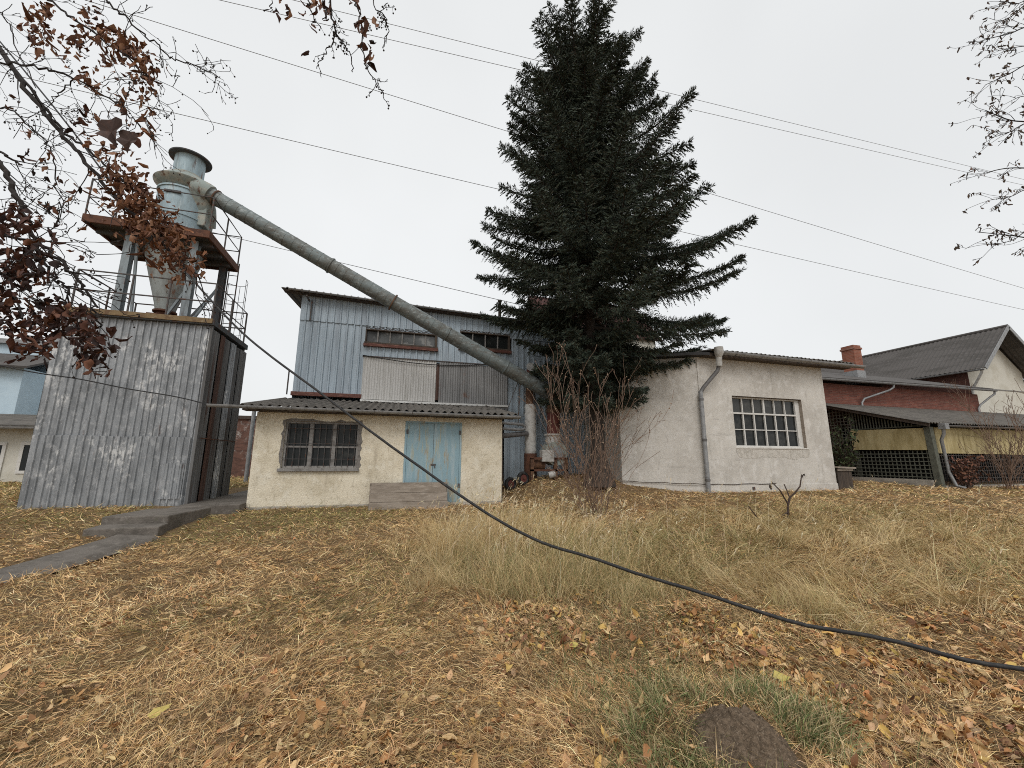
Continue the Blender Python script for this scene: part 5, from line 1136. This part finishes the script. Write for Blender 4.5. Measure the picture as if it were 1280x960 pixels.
for c_ in ((18, 270, 14), (32, 275, 10), (8, 285, 10), (48, 300, 12), (40, 320, 18), (22, 335, 22), (8, 315, 14), (35, 345, 12), (12, 352, 10), (50, 330, 8)): cluster(c_[0], c_[1], 1.65, 11, 9, c_[2]*1.35, .034, DK)
for c_ in ((60, 385, 20), (48, 402, 22), (72, 405, 16), (40, 430, 20), (58, 425, 16), (70, 380, 8), (100, 395, 18), (110, 412, 16), (120, 430, 14), (112, 445, 10), (122, 452, 8), (98, 425, 8), (10, 385, 14), (15, 408, 10), (5, 400, 8), (8, 372, 6)): cluster(c_[0], c_[1], 1.6, 10, 9, c_[2]*1.35, .034, DK)
for c_ in ((78, 272, 3), (100, 300, 3), (75, 310, 2), (55, 215, 3), (40, 165, 2), (60, 195, 3), (100, 150, 3), (108, 140, 3), (30, 190, 3), (55, 250, 3), (90, 230, 4), (70, 270, 2), (165, 160, 3), (30, 372, 2), (22, 130, 2)): cluster(c_[0], c_[1], 2.3, 9, 9, c_[2]*.5, .042, BR+DK)
for c_ in ((340, 10, 3), (360, 5, 2), (366, 8, 2), (395, 5, 4), (402, 12, 4), (410, 8, 3), (388, 33, 2), (412, 28, 2), (448, 25, 3), (455, 32, 3), (464, 22, 3), (460, 55, 3), (470, 58, 2), (462, 75, 3), (384, 67, 1), (385, 15, 2), (440, 0, 3)): cluster(c_[0], c_[1], 2.1, 4, 4, c_[2], .042, BR+DK)
n_ = len(LP)
leaves('leaves', np.array(LP), RNG.normal(0, .55, (n_, 3))+np.array([0, 0, -.9]), RNG.normal(0, 1, (n_, 3)), np.array(LL), np.array(LL)*RNG.uniform(.35, .85, n_), RNG.uniform(.2, 1.6, n_), RNG.normal(.3, .7, n_), np.clip(np.array(LT)*RNG.uniform(.7, 1.25, (n_, 1)), .01, 1), M['leaf'], li, .1)
bl = MB()
OUT = [(0, .0), (.30, .03), (.52, -.10), (.46, -.30), (.55, -.52), (.34, -.56), (.22, -.80), (.02, -1.05), (-.14, -.78), (-.36, -.66), (-.50, -.60), (-.44, -.36), (-.56, -.14), (-.32, .02)]
for (px, py, t, sz, tw_, cup) in ((134, 147, 1.9, .125, .15, .5), (160, 163, 1.9, .098, -.2, .35)):
    c = at(px, py, t=t); r_, u_, n_ = Vector(RT), Vector(UP), Vector(-FW); pts = []
    for (a, b) in OUT:
        a2 = a*math.cos(tw_)-b*math.sin(tw_); b2 = a*math.sin(tw_)+b*math.cos(tw_)
        pts.append(c+(r_*a2*.92+u_*b2)*sz+n_*sz*cup*(a*a-.25+.25*math.sin(b*7)))
    m_ = c+u_*(-.45*sz)+n_*sz*cup*(-.3); k = len(pts)
    bl.add(pts+[m_], [(q, (q+1) % k, k) for q in range(k)])
    bl.tube([c, c+u_*.06+r_*.02], .0012, 4)
M['broad'] = worn('dark_withered_leaf', (.06, .036, .03), [((.11, .06, .045), 30, .48, .66, .8)], .8)
bl.build('broad_leaves', M['broad'], li)
sd_ = MB()
for (p, d) in random.sample(tips, min(len(tips), 520)):
    q = p+Vector((random.gauss(0, .012), random.gauss(0, .012), -random.uniform(.01, .035))); sd_.tube([p, q], .0009, 3, cap=False)
    r = random.uniform(.0035, .0052); sd_.lathe(tuple(q), [(.0005, -r), (r*.8, -r*.6), (r, 0), (r*.8, r*.6), (.0005, r)], 6)
tag(sd_.build('seed_pods', M['twig'], li), kind='stuff')

# birch at the right, trunk outside the frame
bi = thing('birch_tree', (12.5, 2.6, gz(12.5, 2.6)), 'birch whose fine leafless twigs reach in at the upper right corner', 'tree')
mb = MB(); mb.tube([(12.5, 2.6, 0), (12.45, 2.65, 3), (12.3, 2.6, 6.5), (12.3, 2.7, 11)], [.2, .17, .12, .05], 12); mb.build('trunk', M['gable_white'], bi, smooth=True)
mb = MB(); tb = []
Pb = dict(seg=.12, jit=.16, up=-.01, rmin=.0028, prob=.42, fwd=1.4, ratio=(.3, .6), leafp=.35, n=4)
for pts, r0 in (([(1420, 20), (1300, 30), (1262, 42), (1236, 48)], .013), ([(1400, -40), (1300, -5), (1265, 20), (1246, 28)], .012), ([(1400, 60), (1300, 75), (1262, 92), (1232, 106)], .012), ([(1400, 100), (1300, 60), (1258, 62)], .01), ([(1410, 180), (1300, 155), (1262, 150), (1232, 138)], .014), ([(1410, 150), (1300, 150), (1262, 165), (1240, 172)], .01), ([(1420, 215), (1320, 212), (1262, 210), (1226, 218)], .014), ([(1400, 250), (1300, 235), (1265, 245), (1250, 250)], .01), ([(1420, 300), (1300, 298), (1262, 294), (1222, 290)], .013), ([(1400, 270), (1300, 282), (1266, 300), (1240, 306)], .01), ([(1380, 130), (1290, 120), (1266, 125)], .009), ([(1400, 0), (1300, -2), (1270, 5), (1258, 2)], .009)):
    sp = spline([at(a, b, t=6.0) for a, b in pts], 8); n = len(sp)
    mb.tube(sp, [r0*(1-.68*k/n) for k in range(n)], 5, cap=False)
    for k in range(int(n*.3), n):
        if random.random() < .55:
            d = (sp[min(k+1, n-1)]-sp[k-1]).normalized(); s = d.orthogonal().normalized(); s.rotate(Matrix.Rotation(random.uniform(0, 6.28), 3, d))
            grow(mb, sp[k].copy(), (d*1.4+s).normalized(), random.uniform(.15, .42), .004, 2, Pb, tb)
    mb.tube(spline([(12.35, 2.65, max(2.5, sp[0].z-1.2)), tuple(sp[0])], 4), [.035]*4+[r0], 6)
mb.build('branches', M['twig'], bi)
tb = [q for q in tb if random.random() < .55]; n_ = len(tb)
leaves('foliage', np.array([q[0] for q in tb]), RNG.normal(0, .5, (n_, 3))+np.array([0, 0, -.8]), RNG.normal(0, 1, (n_, 3)), RNG.uniform(.03, .075, n_), RNG.uniform(.015, .035, n_), RNG.uniform(.1, .8, n_), RNG.normal(.1, .2, n_), pick([(.10, .075, .06), (.14, .095, .07)], n_), M['leaf'], bi)

# ------------------------------------------------------------------ light
SUN_EL, SUN_AZ = rad(48), rad(200)      # azimuth measured from +Y clockwise; the sun stands behind the camera, a little to the left
w = bpy.data.worlds.new('World'); scene.world = w; w.use_nodes = True; nt = w.node_tree; nt.nodes.clear()
out = nt.nodes.new('ShaderNodeOutputWorld'); bg = nt.nodes.new('ShaderNodeBackground'); nt.links.new(bg.outputs[0], out.inputs[0])
sky = nt.nodes.new('ShaderNodeTexSky'); sky.sky_type = 'NISHITA'; sky.sun_disc = False; sky.sun_elevation = SUN_EL; sky.sun_rotation = SUN_AZ; sky.dust_density = 4; sky.air_density = 1
tc = nt.nodes.new('ShaderNodeTexCoord'); ns = nt.nodes.new('ShaderNodeTexNoise'); ns.inputs['Scale'].default_value = 1.6; ns.inputs['Detail'].default_value = 3
nt.links.new(tc.outputs['Generated'], ns.inputs['Vector'])
vm = nt.nodes.new('ShaderNodeVectorMath'); vm.operation = 'MULTIPLY_ADD'
cl_ = nt.nodes.new('ShaderNodeMapRange'); nt.links.new(ns.outputs[0], cl_.inputs[0]); cl_.inputs[1].default_value = .3; cl_.inputs[2].default_value = .7; cl_.inputs[3].default_value = 8.8; cl_.inputs[4].default_value = 9.8
cc = nt.nodes.new('ShaderNodeCombineColor'); 
for i_, k_ in enumerate((.985, 1.0, 1.0)):
    mm = nt.nodes.new('ShaderNodeMath'); mm.operation = 'MULTIPLY'; mm.inputs[1].default_value = k_; nt.links.new(cl_.outputs[0], mm.inputs[0]); nt.links.new(mm.outputs[0], cc.inputs[i_])
mx = mixrgb(nt, .90, sky.outputs[0], cc.outputs[0]); nt.links.new(mx, bg.inputs['Color']); bg.inputs['Strength'].default_value = .1
sl_ = bpy.data.lights.new('sun', 'SUN'); sl_.energy = 1.2; sl_.angle = rad(25); sl_.color = (1, .97, .93)
so = bpy.data.objects.new('sun', sl_); COL.objects.link(so)
dirv = Vector((math.sin(SUN_AZ)*math.cos(SUN_EL), math.cos(SUN_AZ)*math.cos(SUN_EL), math.sin(SUN_EL)))
so.rotation_euler = dirv.to_track_quat('Z', 'Y').to_euler()
vs = scene.view_settings; scene.display_settings.display_device = 'sRGB'; vs.view_transform = 'Standard'; vs.look = 'None'; vs.exposure = 0; vs.gamma = 1; vs.use_curve_mapping = False
scene.cycles.filter_width = 1.0; scene.cycles.max_bounces = 6; scene.cycles.diffuse_bounces = 3; scene.cycles.transparent_max_bounces = 4
try: scene.cycles.use_denoising = False
except Exception: pass
for o in bpy.data.objects:
    if 'org' in o.keys(): del o['org']
